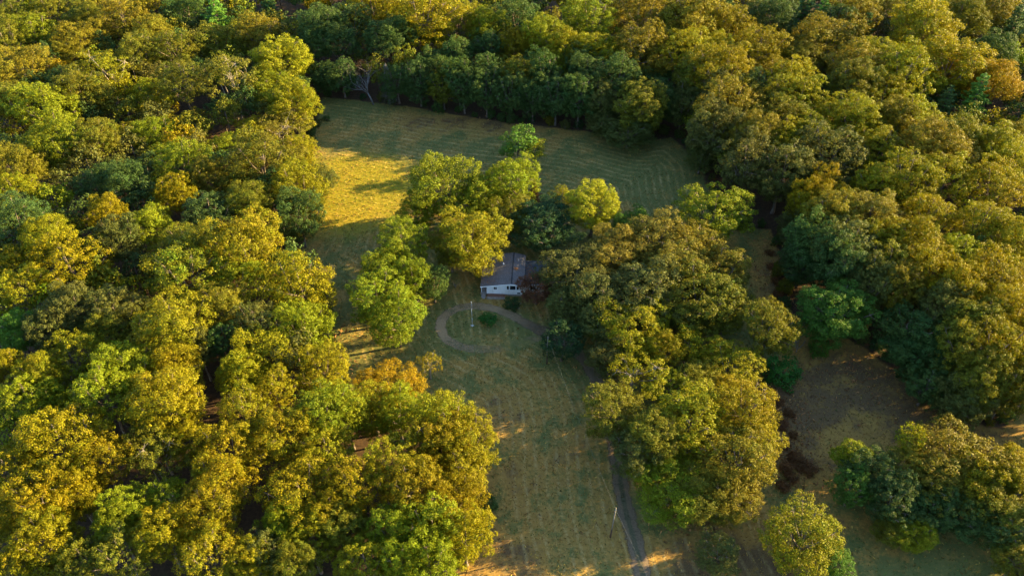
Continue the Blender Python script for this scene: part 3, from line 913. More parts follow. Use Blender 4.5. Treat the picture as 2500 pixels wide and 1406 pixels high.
    (-5.1, 123.9, 4.8, 2.3, 'bush', 'V', 'S', 'round vivid green bush growing inside the turning circle'),
    (-0.2, 128.9, 3.8, 3.0, 'bush', 'd', 'S', 'round dark green bush against the front wall of the house'),
    (-55.1, 211.5, 2.9, 1.6, 'bush', 'n', 'S', 'tiny green bush alone at the corner of the hay field'),
    (6.9, 150.4, 18.7, 12.0, 'low', 'd', 'S', 'dark green dome-shaped tree right behind the house'),
    (19.2, 155.0, 13.7, 15.0, 'low', 'L', 'S', 'pale lemon-green tree with a bare trunk beside the mown field'),
    (5.7, 168.7, 4.2, 7.0, 'pine', 'b', 'S', 'narrow rust-brown conifer next to the pointed yellow-green tree'),
    (12.3, 162.2, 7.4, 9.0, 'broad', 'y', 'S', 'small yellowish tree between the dark dome tree and the pale lemon one'),
    (28.6, 152.0, 11.4, 9.9, 'low', 'v', 'S', 'vine-covered green tree at the tip of the grove'),
    (46.9, 151.8, 19.8, 15.5, 'low', 'l', 'S', 'round yellow-green tree standing between the grove and the far wood'),
    (5.3, 130.4, 8.8, 7.6, 'low', 'B', 'S', 'rust-red small tree against the front corner of the house'),
    (10.1, 113.1, 8.9, 9.9, 'low', 'd', 'S', 'dark green bushy tree behind the utility pole near the turning circle'),
    (51.0, 113.5, 11.9, 15.4, 'low', 'o', 'S', 'olive tree with gold tips at the meadow side of the grove'),
    (52.7, 107.4, 8.4, 6.0, 'bush', 'V', 'S', 'vivid green bush at the foot of the grove on the meadow side'),
    (65.1, 118.4, 16.2, 14.3, 'low', 'v', 'S', 'bright green spreading tree standing alone in the brown meadow'),
    (62.4, 115.0, 4.9, 5.0, 'bush', 'v', 'S', 'low green vine-covered bush under the lone meadow tree'),
    (45.4, 68.3, 13.6, 12.0, 'low', 'y', 'S', 'yellow rounded tree standing alone beside the driveway meadow'),
    (50.7, 65.9, 6.1, 6.6, 'low', 'v', 'S', 'small bright green tree at the foot of the lone rounded one'),
    (32.5, 67.5, 8.0, 6.5, 'low', 'e', 'S', 'grey-green bushy small tree with yellow tips beside the driveway'),
    (-16.2, 107.9, 5.9, 7.0, 'sparse', 'g', 'S', 'thin gold-leaved young tree leaning over the front lawn'),
    (-18.6, 104.3, 4.7, 5.0, 'sparse', 'g', 'S', 'small gold sapling beside the thin leaning tree'),
    (-51.7, 232.7, 6.4, 6.0, 'bush', 'V', 'S', 'vivid green shrub at the foot of the dead tree'),
    (-69.3, 227.1, 19.8, 18.7, 'low', 'L', 'S', 'brilliant lemon-yellow tree towering at the corner of the mown field'),
    (-70.8, 213.6, 15.6, 14.3, 'low', 'l', 'S', 'yellow-green tree just below the brilliant lemon-yellow tree'),
    (14.1, 131.5, 18.3, 13.0, 'low', 'e', 'G', None),
    (22.7, 137.9, 16.6, 14.0, 'low', 'a', 'G', None),
    (32.3, 142.3, 19.1, 14.0, 'low', 'a', 'G', None),
    (40.1, 139.3, 18.9, 14.0, 'low', 't', 'G', None),
    (44.4, 131.1, 16.1, 14.0, 'low', 't', 'G', None),
    (38.0, 122.3, 19.6, 15.0, 'low', 'o', 'G', None),
    (28.0, 123.5, 19.7, 15.0, 'low', 'e', 'G', None),
    (18.7, 122.9, 16.6, 14.0, 'low', 'e', 'G', None),
    (12.8, 122.3, 11.5, 10.0, 'low', 'e', 'G', None),
    (43.9, 120.8, 12.8, 13.0, 'low', 'o', 'G', None),
    (35.2, 131.5, 17.2, 15.0, 'low', 'a', 'G', None),
    (23.8, 115.6, 18.0, 13.0, 'low', 'y', 'G', None),
    (29.5, 109.3, 8.8, 11.0, 'broad', 'g', 'G', None),
    (34.8, 111.3, 7.1, 10.0, 'small', 'y', 'G', None),
    (23.6, 103.1, 14.1, 11.0, 'sparse', 'y', 'G', None),
    (18.5, 93.7, 12.6, 12.0, 'low', 'o', 'G', None),
    (29.8, 101.0, 9.9, 8.5, 'low', 'l', 'G', None),
    (41.1, 105.7, 14.5, 9.5, 'low', 'y', 'G', None),
    (41.4, 93.2, 15.2, 14.0, 'low', 'g', 'G', None),
    (31.8, 90.4, 15.9, 14.0, 'low', 'y', 'G', None),
    (38.2, 82.9, 14.4, 13.0, 'low', 't', 'G', None),
    (26.8, 79.0, 14.3, 8.5, 'low', 'l', 'G', None),
    (32.7, 77.6, 12.5, 9.0, 'low', 'o', 'G', None),
    (21.8, 85.1, 10.8, 11.0, 'low', 'e', 'G', None),
    (36.4, 101.5, 11.3, 9.5, 'low', 'o', 'G', None),
    (42.7, 87.3, 9.6, 11.0, 'broad', 'g', 'G', None),
    (19.2, 108.9, 10.3, 10.0, 'low', 'e', 'G', None),
    (24.7, 87.1, 11.2, 13.0, 'broad', 'o', 'G', None),
    (36.7, 77.2, 10.8, 9.0, 'low', 't', 'G', None),
    (17.3, 116.2, 9.0, 11.0, 'broad', 'e', 'G', None),
    (58.7, 84.3, 7.3, 9.0, 'broad', 'l', 'C', None),
    (57.0, 78.9, 8.1, 9.0, 'low', 'v', 'C', None),
    (60.8, 81.5, 10.1, 10.0, 'low', 'n', 'C', None),
    (62.9, 76.2, 11.2, 10.0, 'low', 'n', 'C', None),
    (69.0, 86.7, 5.7, 11.0, 'small', 'y', 'C', None),
    (66.8, 82.2, 8.1, 10.0, 'broad', 'o', 'C', None),
    (75.4, 82.1, 17.2, 13.0, 'low', 't', 'C', None),
    (78.6, 79.6, 13.2, 12.0, 'low', 'g', 'C', None),
    (83.6, 80.0, 10.3, 12.0, 'broad', 'g', 'C', None),
    (71.0, 78.4, 12.3, 10.0, 'low', 'o', 'C', None),
    (65.1, 71.5, 7.8, 6.0, 'low', 'y', 'C', None),
    (61.7, 72.1, 6.4, 6.0, 'low', 'o', 'C', None),
    (78.6, 74.3, 11.0, 10.0, 'low', 'o', 'C', None),
    (78.6, 70.6, 10.0, 8.0, 'low', 'n', 'C', None),
    (78.6, 65.8, 7.9, 8.0, 'low', 'o', 'C', None),
    (73.8, 74.8, 11.1, 9.0, 'low', 'n', 'C', None),
    (68.5, 74.4, 8.3, 8.0, 'low', 'n', 'C', None),
    (-57.6, 227.3, 10.4, 11.0, 'low', 'n', 'N', None),
    (-52.0, 225.9, 11.1, 13.0, 'low', 'n', 'N', None),
    (-34.6, 222.0, 11.7, 13.0, 'low', 'n', 'N', None),
    (-27.6, 220.4, 11.7, 15.0, 'low', 'n', 'N', None),
    (-20.6, 218.4, 11.6, 14.0, 'low', 'o', 'N', None),
    (-14.2, 215.8, 11.5, 15.0, 'low', 'n', 'N', None),
    (-7.4, 213.6, 12.1, 16.0, 'low', 'n', 'N', None),
    (-0.6, 211.6, 12.0, 15.0, 'low', 'n', 'N', None),
    (6.1, 210.1, 12.0, 16.0, 'low', 'n', 'N', None),
    (12.7, 208.9, 12.6, 16.0, 'low', 'n', 'N', None),
    (19.2, 207.2, 12.6, 17.0, 'low', 'n', 'N', None),
    (25.2, 206.1, 11.1, 15.0, 'low', 'e', 'N', None),
    (42.0, 206.5, 11.8, 15.0, 'low', 'n', 'N', None),
    (48.2, 204.2, 12.5, 15.0, 'low', 'e', 'N', None)]
FILL = [
    (0.8, 304.2, 12.0, 17.6, 'broad', 'y', 'N', None),
    (6.4, 271.1, 12.5, 15.8, 'broad', 'n', 'N', None),
    (106.2, 315.3, 12.5, 15.7, 'broad', 'y', 'R', None),
    (175.7, 214.9, 11.3, 17.7, 'broad', 'y', 'R', None),
    (98.6, 192.8, 10.5, 14.1, 'broad', 'o', 'R', None),
    (-32.2, 230.1, 10.7, 15.2, 'broad', 'o', 'N', None),
    (-142.0, 293.3, 11.6, 18.8, 'broad', 'g', 'W', None),
    (-85.9, 222.5, 9.7, 13.9, 'broad', 'l', 'W', None),
    (-149.9, 308.6, 13.8, 19.0, 'broad', 'g', 'W', None),
    (134.6, 115.6, 11.0, 18.7, 'broad', 'y', 'R', None),
    (84.0, 284.4, 11.1, 19.1, 'broad', 'y', 'R', None),
    (-74.7, 173.8, 11.2, 13.6, 'broad', 'n', 'W', None),
    (-68.7, 314.9, 10.3, 17.1, 'broad', 'g', 'W', None),
    (-26.4, 289.6, 13.2, 18.9, 'broad', 'o', 'N', None),
    (98.1, 72.1, 14.0, 19.0, 'broad', 'e', 'R', None),
    (151.6, 156.8, 12.3, 17.0, 'broad', 'g', 'R', None),
    (-131.1, 182.3, 11.1, 13.5, 'broad', 'n', 'W', None),
    (-53.9, 296.5, 10.6, 17.8, 'broad', 'l', 'W', None),
    (-76.9, 295.2, 12.7, 15.9, 'broad', 't', 'W', None),
    (162.6, 271.0, 10.8, 16.0, 'broad', 'y', 'R', None),
    (215.3, 280.2, 12.8, 19.3, 'broad', 'o', 'R', None),
    (-45.8, 278.5, 12.1, 18.0, 'broad', 'n', 'W', None),
    (186.2, 264.3, 13.9, 15.5, 'broad', 'g', 'R', None),
    (-148.4, 238.2, 10.4, 12.2, 'broad', 'o', 'W', None),
    (42.2, 264.1, 11.8, 13.5, 'broad', 'g', 'N', None),
    (-67.9, 275.3, 11.3, 19.4, 'broad', 'g', 'W', None),
    (198.3, 248.5, 12.6, 18.2, 'broad', 'y', 'R', None),
    (142.2, 122.0, 10.1, 17.3, 'broad', 'y', 'R', None),
    (13.0, 261.3, 9.1, 14.7, 'broad', 'o', 'N', None),
    (244.3, 325.0, 12.1, 18.1, 'broad', 'y', 'R', None),
    (15.8, 310.1, 13.8, 15.4, 'broad', 'o', 'N', None),
    (54.5, 278.6, 10.7, 17.3, 'broad', 'g', 'R', None),
    (115.9, 120.5, 13.8, 18.9, 'broad', 'y', 'R', None),
    (-107.1, 199.8, 10.5, 13.1, 'broad', 'o', 'W', None),
    (78.9, 188.4, 9.1, 15.4, 'broad', 'n', 'R', None),
    (44.6, 302.3, 14.0, 15.5, 'broad', 'g', 'N', None),
    (-82.4, 181.0, 9.6, 14.0, 'broad', 'e', 'W', None),
    (124.7, 112.5, 11.3, 16.6, 'broad', 'y', 'R', None),
    (-129.7, 285.6, 13.0, 18.6, 'broad', 'y', 'W', None),
    (-137.8, 303.8, 14.0, 19.0, 'broad', 'y', 'W', None),
    (-185.8, 294.5, 10.4, 16.7, 'broad', 't', 'W', None),
    (-23.9, 278.8, 13.2, 15.6, 'broad', 't', 'N', None),
    (187.4, 222.7, 10.4, 17.6, 'broad', 'e', 'R', None),
    (21.6, 258.5, 11.1, 12.3, 'broad', 'o', 'N', None),
    (9.5, 298.9, 10.8, 15.5, 'broad', 'y', 'N', None),
    (168.2, 177.1, 11.3, 17.1, 'broad', 'g', 'R', None),
    (59.0, 308.4, 10.8, 17.6, 'broad', 'e', 'R', None),
    (156.9, 300.6, 13.1, 18.7, 'broad', 't', 'R', None),
    (-92.6, 314.4, 10.9, 16.8, 'broad', 'y', 'W', None),
    (99.7, 325.0, 12.8, 18.4, 'broad', 'y', 'R', None),
    (166.3, 188.8, 12.6, 15.0, 'broad', 'o', 'R', None),
    (165.2, 214.3, 10.2, 19.2, 'broad', 't', 'R', None),
    (43.5, 285.3, 12.4, 16.9, 'broad', 'n', 'N', None),
    (106.9, 128.6, 10.7, 12.6, 'broad', 'l', 'R', None),
    (144.9, 210.0, 10.0, 14.7, 'broad', 'n', 'R', None),
    (-123.5, 317.6, 12.1, 19.2, 'broad', 'n', 'W', None),
    (121.9, 225.9, 10.1, 14.5, 'broad', 'g', 'R', None),
    (90.0, 265.7, 10.1, 12.6, 'broad', 'l', 'R', None),
    (131.5, 249.4, 9.6, 12.6, 'broad', 'n', 'R', None),
    (157.1, 144.5, 13.4, 15.3, 'broad', 'g', 'R', None),
    (170.6, 280.4, 11.8, 18.4, 'broad', 't', 'R', None),
    (-53.4, 272.7, 12.6, 19.5, 'broad', 'y', 'W', None),
    (-157.0, 277.2, 12.6, 17.6, 'broad', 'n', 'W', None),
    (123.8, 183.3, 9.9, 14.6, 'broad', 'o', 'R', None),
    (108.1, 110.2, 11.3, 19.1, 'broad', 'e', 'R', None),
    (-14.7, 301.2, 13.2, 16.4, 'broad', 'y', 'N', None),
    (185.8, 210.8, 13.0, 16.7, 'broad', 't', 'R', None),
    (32.1, 260.5, 11.3, 13.1, 'broad', 'e', 'N', None),
    (-90.0, 251.0, 9.5, 15.2, 'broad', 'o', 'W', None),
    (-34.6, 296.0, 13.6, 19.2, 'broad', 'l', 'N', None),
    (11.5, 284.7, 11.6, 19.3, 'broad', 'l', 'N', None),
    (173.5, 268.5, 13.2, 15.3, 'broad', 'y', 'R', None),
    (229.5, 295.4, 13.6, 17.0, 'broad', 'y', 'R', None),
    (79.4, 246.2, 9.5, 12.1, 'broad', 'e', 'R', None),
    (177.6, 237.6, 11.8, 15.2, 'broad', 't', 'R', None),
    (204.7, 315.9, 12.6, 15.1, 'broad', 't', 'R', None),
    (6.1, 245.7, 9.9, 12.0, 'broad', 'g', 'N', None),
    (-144.2, 269.8, 12.5, 16.3, 'broad', 't', 'W', None),
    (162.8, 312.4, 12.2, 15.4, 'broad', 'y', 'R', None),
    (119.5, 76.0, 12.8, 15.8, 'broad', 't', 'R', None),
    (-182.1, 304.9, 10.8, 15.7, 'broad', 't', 'W', None),
    (147.1, 221.3, 10.8, 12.8, 'broad', 'g', 'R', None),
    (109.7, 267.2, 12.4, 15.1, 'broad', 'e', 'R', None),
    (-73.7, 106.3, 9.9, 11.9, 'broad', 'l', 'W', None),
    (29.0, 321.4, 12.9, 18.8, 'broad', 'o', 'N', None),
    (148.7, 174.4, 11.0, 17.6, 'broad', 'g', 'R', None),
    (197.8, 322.8, 12.4, 15.6, 'broad', 'y', 'R', None),
    (-87.7, 231.1, 11.0, 14.5, 'broad', 'o', 'W', None),
    (144.1, 265.6, 11.4, 13.1, 'broad', 'o', 'R', None),
    (89.3, 163.1, 11.1, 14.5, 'broad', 'g', 'R', None),
    (202.1, 239.8, 10.5, 15.5, 'broad', 'g', 'R', None),
    (-94.2, 299.5, 12.5, 16.9, 'broad', 't', 'W', None),
    (34.7, 241.1, 9.7, 12.7, 'broad', 'o', 'N', None),
    (232.7, 308.6, 14.0, 18.3, 'broad', 'e', 'R', None),
    (57.4, 255.3, 11.7, 11.9, 'broad', 'g', 'R', None),
    (147.8, 131.4, 10.1, 15.8, 'broad', 'y', 'R', None),
    (196.6, 296.2, 11.6, 16.6, 'broad', 'y', 'R', None),
    (4.7, 318.8, 10.8, 16.3, 'broad', 'o', 'N', None),
    (-146.9, 323.7, 12.5, 15.9, 'broad', 'o', 'W', None),
    (176.2, 313.2, 11.7, 15.8, 'broad', 'o', 'R', None),
    (127.0, 83.2, 11.1, 18.2, 'broad', 'g', 'R', None),
    (70.3, 293.2, 10.9, 16.4, 'broad', 't', 'R', None),
    (-13.4, 320.3, 12.1, 17.4, 'broad', 'o', 'N', None),
    (22.1, 271.7, 12.9, 18.9, 'broad', 'o', 'N', None),
    (34.3, 220.8, 9.8, 13.9, 'broad', 'o', 'N', None),
    (134.1, 242.1, 11.9, 12.0, 'broad', 'g', 'R', None),
    (167.4, 323.9, 12.9, 16.0, 'broad', 'o', 'R', None),
    (-160.7, 304.1, 13.4, 19.2, 'broad', 'o', 'W', None),
    (120.3, 323.2, 13.5, 15.9, 'broad', 't', 'R', None),
    (26.8, 253.9, 10.7, 14.1, 'broad', 'n', 'N', None),
    (115.5, 132.0, 13.7, 16.0, 'broad', 'e', 'R', None),
    (112.5, 95.8, 11.0, 15.4, 'broad', 'e', 'R', None),
    (-87.2, 284.6, 13.7, 19.1, 'broad', 'g', 'W', None),
    (-113.3, 205.6, 11.0, 12.2, 'broad', 'o', 'W', None),
    (-68.8, 155.7, 11.7, 11.6, 'broad', 'l', 'W', None),
    (-46.1, 291.9, 13.6, 15.2, 'broad', 'y', 'W', None),
    (127.0, 293.1, 13.2, 16.2, 'broad', 'g', 'R', None),
    (-170.7, 276.7, 12.5, 17.2, 'broad', 'l', 'W', None),
    (-100.0, 151.6, 11.2, 13.6, 'broad', 'n', 'W', None),
    (-86.3, 293.5, 13.4, 17.3, 'broad', 'n', 'W', None),
    (122.4, 151.1, 9.6, 14.9, 'broad', 'n', 'R', None),
    (204.0, 281.7, 12.3, 16.9, 'broad', 't', 'R', None),
    (-101.1, 280.6, 11.6, 17.8, 'broad', 'y', 'W', None),
    (-42.0, 319.8, 12.8, 17.5, 'broad', 'y', 'N', None),
    (-17.7, 292.1, 10.6, 19.0, 'broad', 'l', 'N', None),
    (-106.6, 222.0, 9.7, 13.4, 'broad', 'e', 'W', None),
    (115.3, 259.2, 9.0, 12.8, 'broad', 'n', 'R', None),
    (146.0, 279.3, 10.7, 15.1, 'broad', 't', 'R', None),
    (-87.5, 186.1, 10.6, 14.2, 'broad', 'g', 'W', None),
    (-203.5, 321.1, 13.8, 16.8, 'broad', 't', 'W', None),
    (107.9, 151.6, 11.4, 13.0, 'broad', 'l', 'R', None),
    (175.5, 292.4, 12.1, 15.0, 'broad', 't', 'R', None),
    (-67.0, 219.5, 10.3, 14.4, 'broad', 'o', 'W', None),
    (-25.2, 233.0, 10.2, 12.4, 'broad', 'n', 'N', None),
    (-100.9, 174.2, 9.1, 11.7, 'broad', 'e', 'W', None),
    (153.3, 323.0, 11.3, 18.3, 'broad', 'g', 'R', None),
    (103.6, 281.1, 13.8, 18.7, 'broad', 'g', 'R', None),
    (-5.7, 272.0, 12.1, 18.9, 'broad', 'o', 'N', None),
    (53.6, 316.8, 14.0, 16.7, 'broad', 'e', 'R', None),
    (108.2, 78.7, 11.8, 15.9, 'broad', 'e', 'R', None),
    (114.1, 290.1, 10.6, 15.3, 'broad', 't', 'R', None),
    (79.1, 234.5, 11.9, 15.4, 'broad', 'g', 'R', None),
    (132.6, 228.7, 12.0, 11.8, 'broad', 'o', 'R', None),
    (30.0, 306.3, 12.3, 17.2, 'broad', 'y', 'N', None),
    (129.7, 313.5, 13.1, 19.1, 'broad', 'y', 'R', None),
    (-91.1, 267.0, 12.0, 15.6, 'broad', 'o', 'W', None),
    (-121.8, 263.8, 10.2, 11.7, 'broad', 'n', 'W', None),
    (174.3, 259.7, 10.2, 12.7, 'broad', 'n', 'R', None),
    (-55.2, 314.2, 12.4, 16.7, 'broad', 'l', 'W', None),
    (141.9, 143.5, 12.5, 18.1, 'broad', 'y', 'R', None),
    (-13.3, 264.9, 11.3, 13.0, 'broad', 'o', 'N', None),
    (188.7, 236.2, 11.8, 19.0, 'broad', 'g', 'R', None),
    (126.9, 159.2, 12.6, 15.5, 'broad', 'y', 'R', None),
    (16.9, 243.3, 10.3, 14.7, 'broad', 'n', 'N', None),
    (-166.8, 254.1, 10.8, 12.3, 'broad', 'e', 'W', None),
    (-177.2, 262.0, 11.1, 13.1, 'broad', 'o', 'W', None),
    (-129.2, 241.8, 9.8, 14.4, 'broad', 'n', 'W', None),
    (-62.9, 323.2, 10.6, 17.2, 'broad', 'n', 'W', None),
    (126.0, 304.1, 11.5, 19.3, 'broad', 'o', 'R', None),
    (128.4, 103.0, 10.1, 19.2, 'broad', 'g', 'R', None),
    (-28.0, 321.5, 10.6, 15.8, 'broad', 'l', 'N', None),
    (-124.6, 297.1, 10.2, 16.7, 'broad', 'y', 'W', None),
    (-145.5, 253.3, 9.1, 12.5, 'broad', 'o', 'W', None),
    (155.2, 213.2, 11.9, 18.7, 'broad', 'y', 'R', None),
    (-22.1, 312.4, 10.6, 15.3, 'broad', 'y', 'N', None),
    (22.2, 298.3, 11.7, 17.5, 'broad', 'g', 'N', None),
    (-68.2, 188.3, 9.6, 12.4, 'broad', 'g', 'W', None),
    (-92.7, 172.7, 11.0, 12.0, 'broad', 'n', 'W', None),
    (228.0, 320.1, 11.2, 15.8, 'broad', 'o', 'R', None),
    (88.8, 320.9, 10.5, 18.3, 'broad', 'y', 'R', None),
    (161.0, 158.5, 10.0, 16.2, 'broad', 'y', 'R', None),
    (102.8, 101.5, 12.7, 19.2, 'broad', 'e', 'R', None),
    (68.3, 310.5, 11.7, 15.1, 'broad', 'g', 'R', None),
    (128.9, 124.1, 11.8, 15.6, 'broad', 't', 'R', None),
    (179.4, 187.0, 11.0, 18.7, 'broad', 'y', 'R', None),
    (217.2, 312.3, 11.9, 17.6, 'broad', 'e', 'R', None),
    (97.3, 304.7, 11.3, 15.1, 'broad', 'g', 'R', None),
    (-152.7, 289.2, 10.1, 15.4, 'broad', 'l', 'W', None),
    (-5.1, 262.5, 10.4, 15.0, 'broad', 'o', 'N', None),
    (138.9, 318.9, 11.4, 16.6, 'broad', 'y', 'R', None),
    (-183.6, 321.4, 13.1, 16.5, 'broad', 'l', 'W', None),
    (-106.3, 311.3, 12.3, 17.4, 'broad', 'n', 'W', None),
    (132.7, 282.6, 10.1, 19.1, 'broad', 'o', 'R', None),
    (-164.0, 236.2, 10.1, 14.3, 'broad', 'n', 'W', None),
    (-81.6, 261.7, 11.6, 13.4, 'broad', 'o', 'W', None),
    (2.7, 282.7, 12.0, 16.4, 'broad', 'n', 'N', None),
    (207.8, 302.2, 10.3, 16.1, 'broad', 'e', 'R', None),
    (71.5, 259.6, 10.7, 12.2, 'broad', 'o', 'R', None),
    (194.9, 229.4, 14.0, 19.1, 'broad', 'y', 'R', None),
    (78.2, 304.3, 11.0, 16.4, 'broad', 't', 'R', None),
    (-80.1, 313.5, 11.0, 18.7, 'broad', 'y', 'W', None),
    (-46.7, 241.1, 11.8, 14.2, 'broad', 'o', 'W', None),
    (-151.7, 219.1, 10.0, 11.5, 'broad', 'g', 'W', None),
    (-57.2, 288.1, 12.4, 19.3, 'broad', 'l', 'W', None),
    (210.0, 324.7, 12.6, 19.3, 'broad', 't', 'R', None),
    (-143.2, 209.2, 11.9, 13.1, 'broad', 'e', 'W', None),
    (-113.0, 321.4, 11.5, 18.1, 'broad', 'o', 'W', None),
    (91.3, 239.1, 10.9, 13.4, 'broad', 'n', 'R', None),
    (50.3, 293.1, 12.3, 18.9, 'broad', 'g', 'R', None),
    (-39.1, 271.1, 13.7, 17.2, 'broad', 't', 'N', None),
    (-22.1, 243.9, 9.2, 13.7, 'broad', 'l', 'N', None),
    (167.5, 303.1, 13.3, 19.1, 'broad', 't', 'R', None),
    (-91.4, 179.4, 11.8, 12.3, 'broad', 'l', 'W', None),
    (-113.0, 213.6, 9.7, 14.2, 'broad', 'g', 'W', None),
    (147.4, 241.5, 10.4, 12.0, 'broad', 'o', 'R', None),
    (184.2, 278.2, 13.1, 16.9, 'broad', 'y', 'R', None),
    (-119.3, 226.7, 9.9, 11.9, 'broad', 'g', 'W', None),
    (92.6, 196.0, 10.6, 14.6, 'broad', 'o', 'R', None),
    (61.6, 288.7, 10.5, 18.6, 'broad', 'g', 'R', None),
    (-92.5, 219.6, 10.0, 12.7, 'broad', 'e', 'W', None),
    (4.9, 227.6, 11.3, 14.2, 'broad', 'n', 'N', None),
    (113.6, 228.2, 11.3, 12.2, 'broad', 'e', 'R', None),
    (-160.3, 318.7, 13.0, 18.7, 'broad', 'o', 'W', None),
    (-75.7, 284.4, 13.7, 16.0, 'broad', 'n', 'W', None),
    (121.2, 280.8, 10.8, 19.0, 'broad', 'g', 'R', None),
    (-109.0, 156.2, 10.2, 15.4, 'broad', 'l', 'W', None),
    (146.5, 295.8, 12.7, 17.1, 'broad', 'g', 'R', None),
    (-108.8, 296.8, 13.6, 18.4, 'broad', 'g', 'W', None),
    (210.8, 251.0, 10.2, 16.1, 'broad', 'y', 'R', None),
    (155.4, 242.6, 9.4, 12.5, 'broad', 'n', 'R', None),
    (140.7, 154.2, 11.6, 19.2, 'broad', 't', 'R', None),
    (111.9, 69.6, 10.2, 18.1, 'broad', 'y', 'R', None),
    (72.3, 321.0, 13.4, 18.5, 'broad', 'y', 'R', None),
    (-63.3, 139.6, 12.0, 13.1, 'broad', 'e', 'W', None),
    (62.8, 238.0, 9.9, 12.8, 'broad', 'n', 'R', None),
    (155.0, 288.3, 10.2, 15.6, 'broad', 'g', 'R', None),
    (-64.3, 294.4, 13.1, 16.7, 'broad', 'o', 'W', None),
    (-72.9, 244.1, 10.2, 15.5, 'broad', 'e', 'W', None),
    (-123.0, 250.0, 9.5, 15.4, 'broad', 'o', 'W', None),
    (140.3, 197.6, 11.8, 14.3, 'broad', 'n', 'R', None),
    (-66.0, 179.5, 11.5, 14.8, 'broad', 'o', 'W', None),
    (203.0, 270.2, 10.5, 16.4, 'broad', 't', 'R', None),
    (148.6, 185.5, 13.3, 16.4, 'broad', 'y', 'R', None),
    (-115.4, 258.9, 11.6, 14.2, 'broad', 'n', 'W', None),
    (66.0, 221.2, 10.0, 13.0, 'broad', 'n', 'R', None),
    (82.4, 313.1, 12.8, 18.1, 'broad', 'y', 'R', None),
    (-40.7, 254.7, 10.9, 12.7, 'broad', 'o', 'N', None),
    (-160.8, 294.3, 12.8, 15.8, 'broad', 'l', 'W', None),
    (-68.9, 237.8, 10.5, 13.9, 'broad', 'l', 'W', None),
    (97.3, 178.2, 10.9, 15.2, 'broad', 'n', 'R', None),
    (117.0, 300.4, 11.0, 16.7, 'broad', 'y', 'R', None),
    (185.2, 295.5, 12.4, 16.5, 'broad', 'y', 'R', None),
    (-101.0, 204.4, 11.8, 13.2, 'broad', 'g', 'W', None),
    (43.2, 246.5, 10.6, 13.0, 'broad', 'l', 'N', None),
    (-93.2, 119.6, 11.8, 13.4, 'broad', 'l', 'W', None),
    (35.6, 299.0, 12.3, 15.3, 'broad', 'l', 'N', None),
    (130.2, 133.5, 13.5, 16.4, 'broad', 'e', 'R', None),
    (180.1, 198.1, 10.3, 19.5, 'broad', 'g', 'R', None),
    (153.0, 194.5, 11.6, 19.1, 'broad', 'e', 'R', None),
    (-128.3, 233.3, 10.9, 13.2, 'broad', 'l', 'W', None),
    (-107.8, 173.5, 9.9, 15.3, 'broad', 'e', 'W', None),
    (176.9, 224.1, 13.3, 18.2, 'broad', 'g', 'R', None),
    (-87.0, 239.3, 9.8, 14.3, 'broad', 'o', 'W', None),
    (-99.7, 181.8, 11.3, 13.6, 'broad', 'e', 'W', None),
    (-98.9, 265.8, 9.1, 15.1, 'broad', 'e', 'W', None),
    (-159.1, 229.1, 11.9, 12.2, 'broad', 'n', 'W', None),
    (93.2, 286.7, 11.4, 17.0, 'broad', 'y', 'R', None),
    (117.5, 211.0, 9.8, 13.9, 'broad', 'e', 'R', None),
    (-81.3, 132.4, 9.0, 12.9, 'broad', 'n', 'W', None),
    (-70.5, 302.3, 12.7, 15.4, 'broad', 'g', 'W', None),
    (-60.1, 262.3, 9.9, 12.0, 'broad', 'o', 'W', None),
    (-8.6, 281.4, 10.7, 16.3, 'broad', 'o', 'N', None),
    (218.9, 271.7, 10.9, 16.4, 'broad', 'g', 'R', None),
    (90.6, 219.4, 10.7, 12.4, 'broad', 'n', 'R', None),
    (-113.4, 222.6, 11.1, 15.2, 'broad', 'e', 'W', None),
    (-103.1, 249.5, 9.3, 12.2, 'broad', 'e', 'W', None),
    (-177.1, 291.4, 13.6, 17.3, 'broad', 'l', 'W', None),
    (-176.5, 311.9, 10.8, 17.1, 'broad', 'o', 'W', None),
    (185.6, 313.6, 13.0, 18.0, 'broad', 'y', 'R', None),
    (136.2, 300.0, 10.0, 17.8, 'broad', 'y', 'R', None),
    (157.1, 203.1, 11.6, 19.5, 'broad', 'o', 'R', None),
    (-150.2, 211.3, 10.4, 14.2, 'broad', 'e', 'W', None),
    (34.6, 248.7, 9.7, 12.2, 'broad', 'o', 'N', None),
    (153.4, 268.0, 14.0, 18.9, 'broad', 'g', 'R', None),
    (98.0, 246.3, 11.7, 14.8, 'broad', 'o', 'R', None),
    (-119.6, 188.6, 9.0, 12.3, 'broad', 'n', 'W', None),
    (102.9, 208.1, 10.8, 15.3, 'broad', 'o', 'R', None),
    (98.7, 222.7, 11.0, 15.4, 'broad', 'e', 'R', None),
    (218.7, 300.4, 13.3, 17.7, 'broad', 'g', 'R', None),
    (118.9, 242.1, 10.3, 12.7, 'broad', 'o', 'R', None),
    (40.4, 217.2, 10.6, 13.5, 'broad', 'n', 'N', None),
    (167.0, 224.8, 13.4, 17.2, 'broad', 't', 'R', None),
    (-194.0, 309.3, 11.2, 16.9, 'broad', 't', 'W', None),
    (-47.2, 132.7, 10.5, 15.0, 'broad', 'n', 'W', None),
    (136.8, 163.6, 12.1, 15.5, 'broad', 'y', 'R', None),
    (-85.2, 322.4, 10.1, 15.5, 'broad', 'o', 'W', None),
    (-183.0, 278.0, 12.9, 19.1, 'broad', 'o', 'W', None),
    (-114.6, 277.8, 13.6, 17.5, 'broad', 'l', 'W', None),
    (168.9, 167.0, 10.3, 15.1, 'broad', 'y', 'R', None),
    (89.8, 211.5, 10.5, 12.3, 'broad', 'e', 'R', None),
    (-122.4, 148.5, 12.4, 16.6, 'broad', 'o', 'W', None),
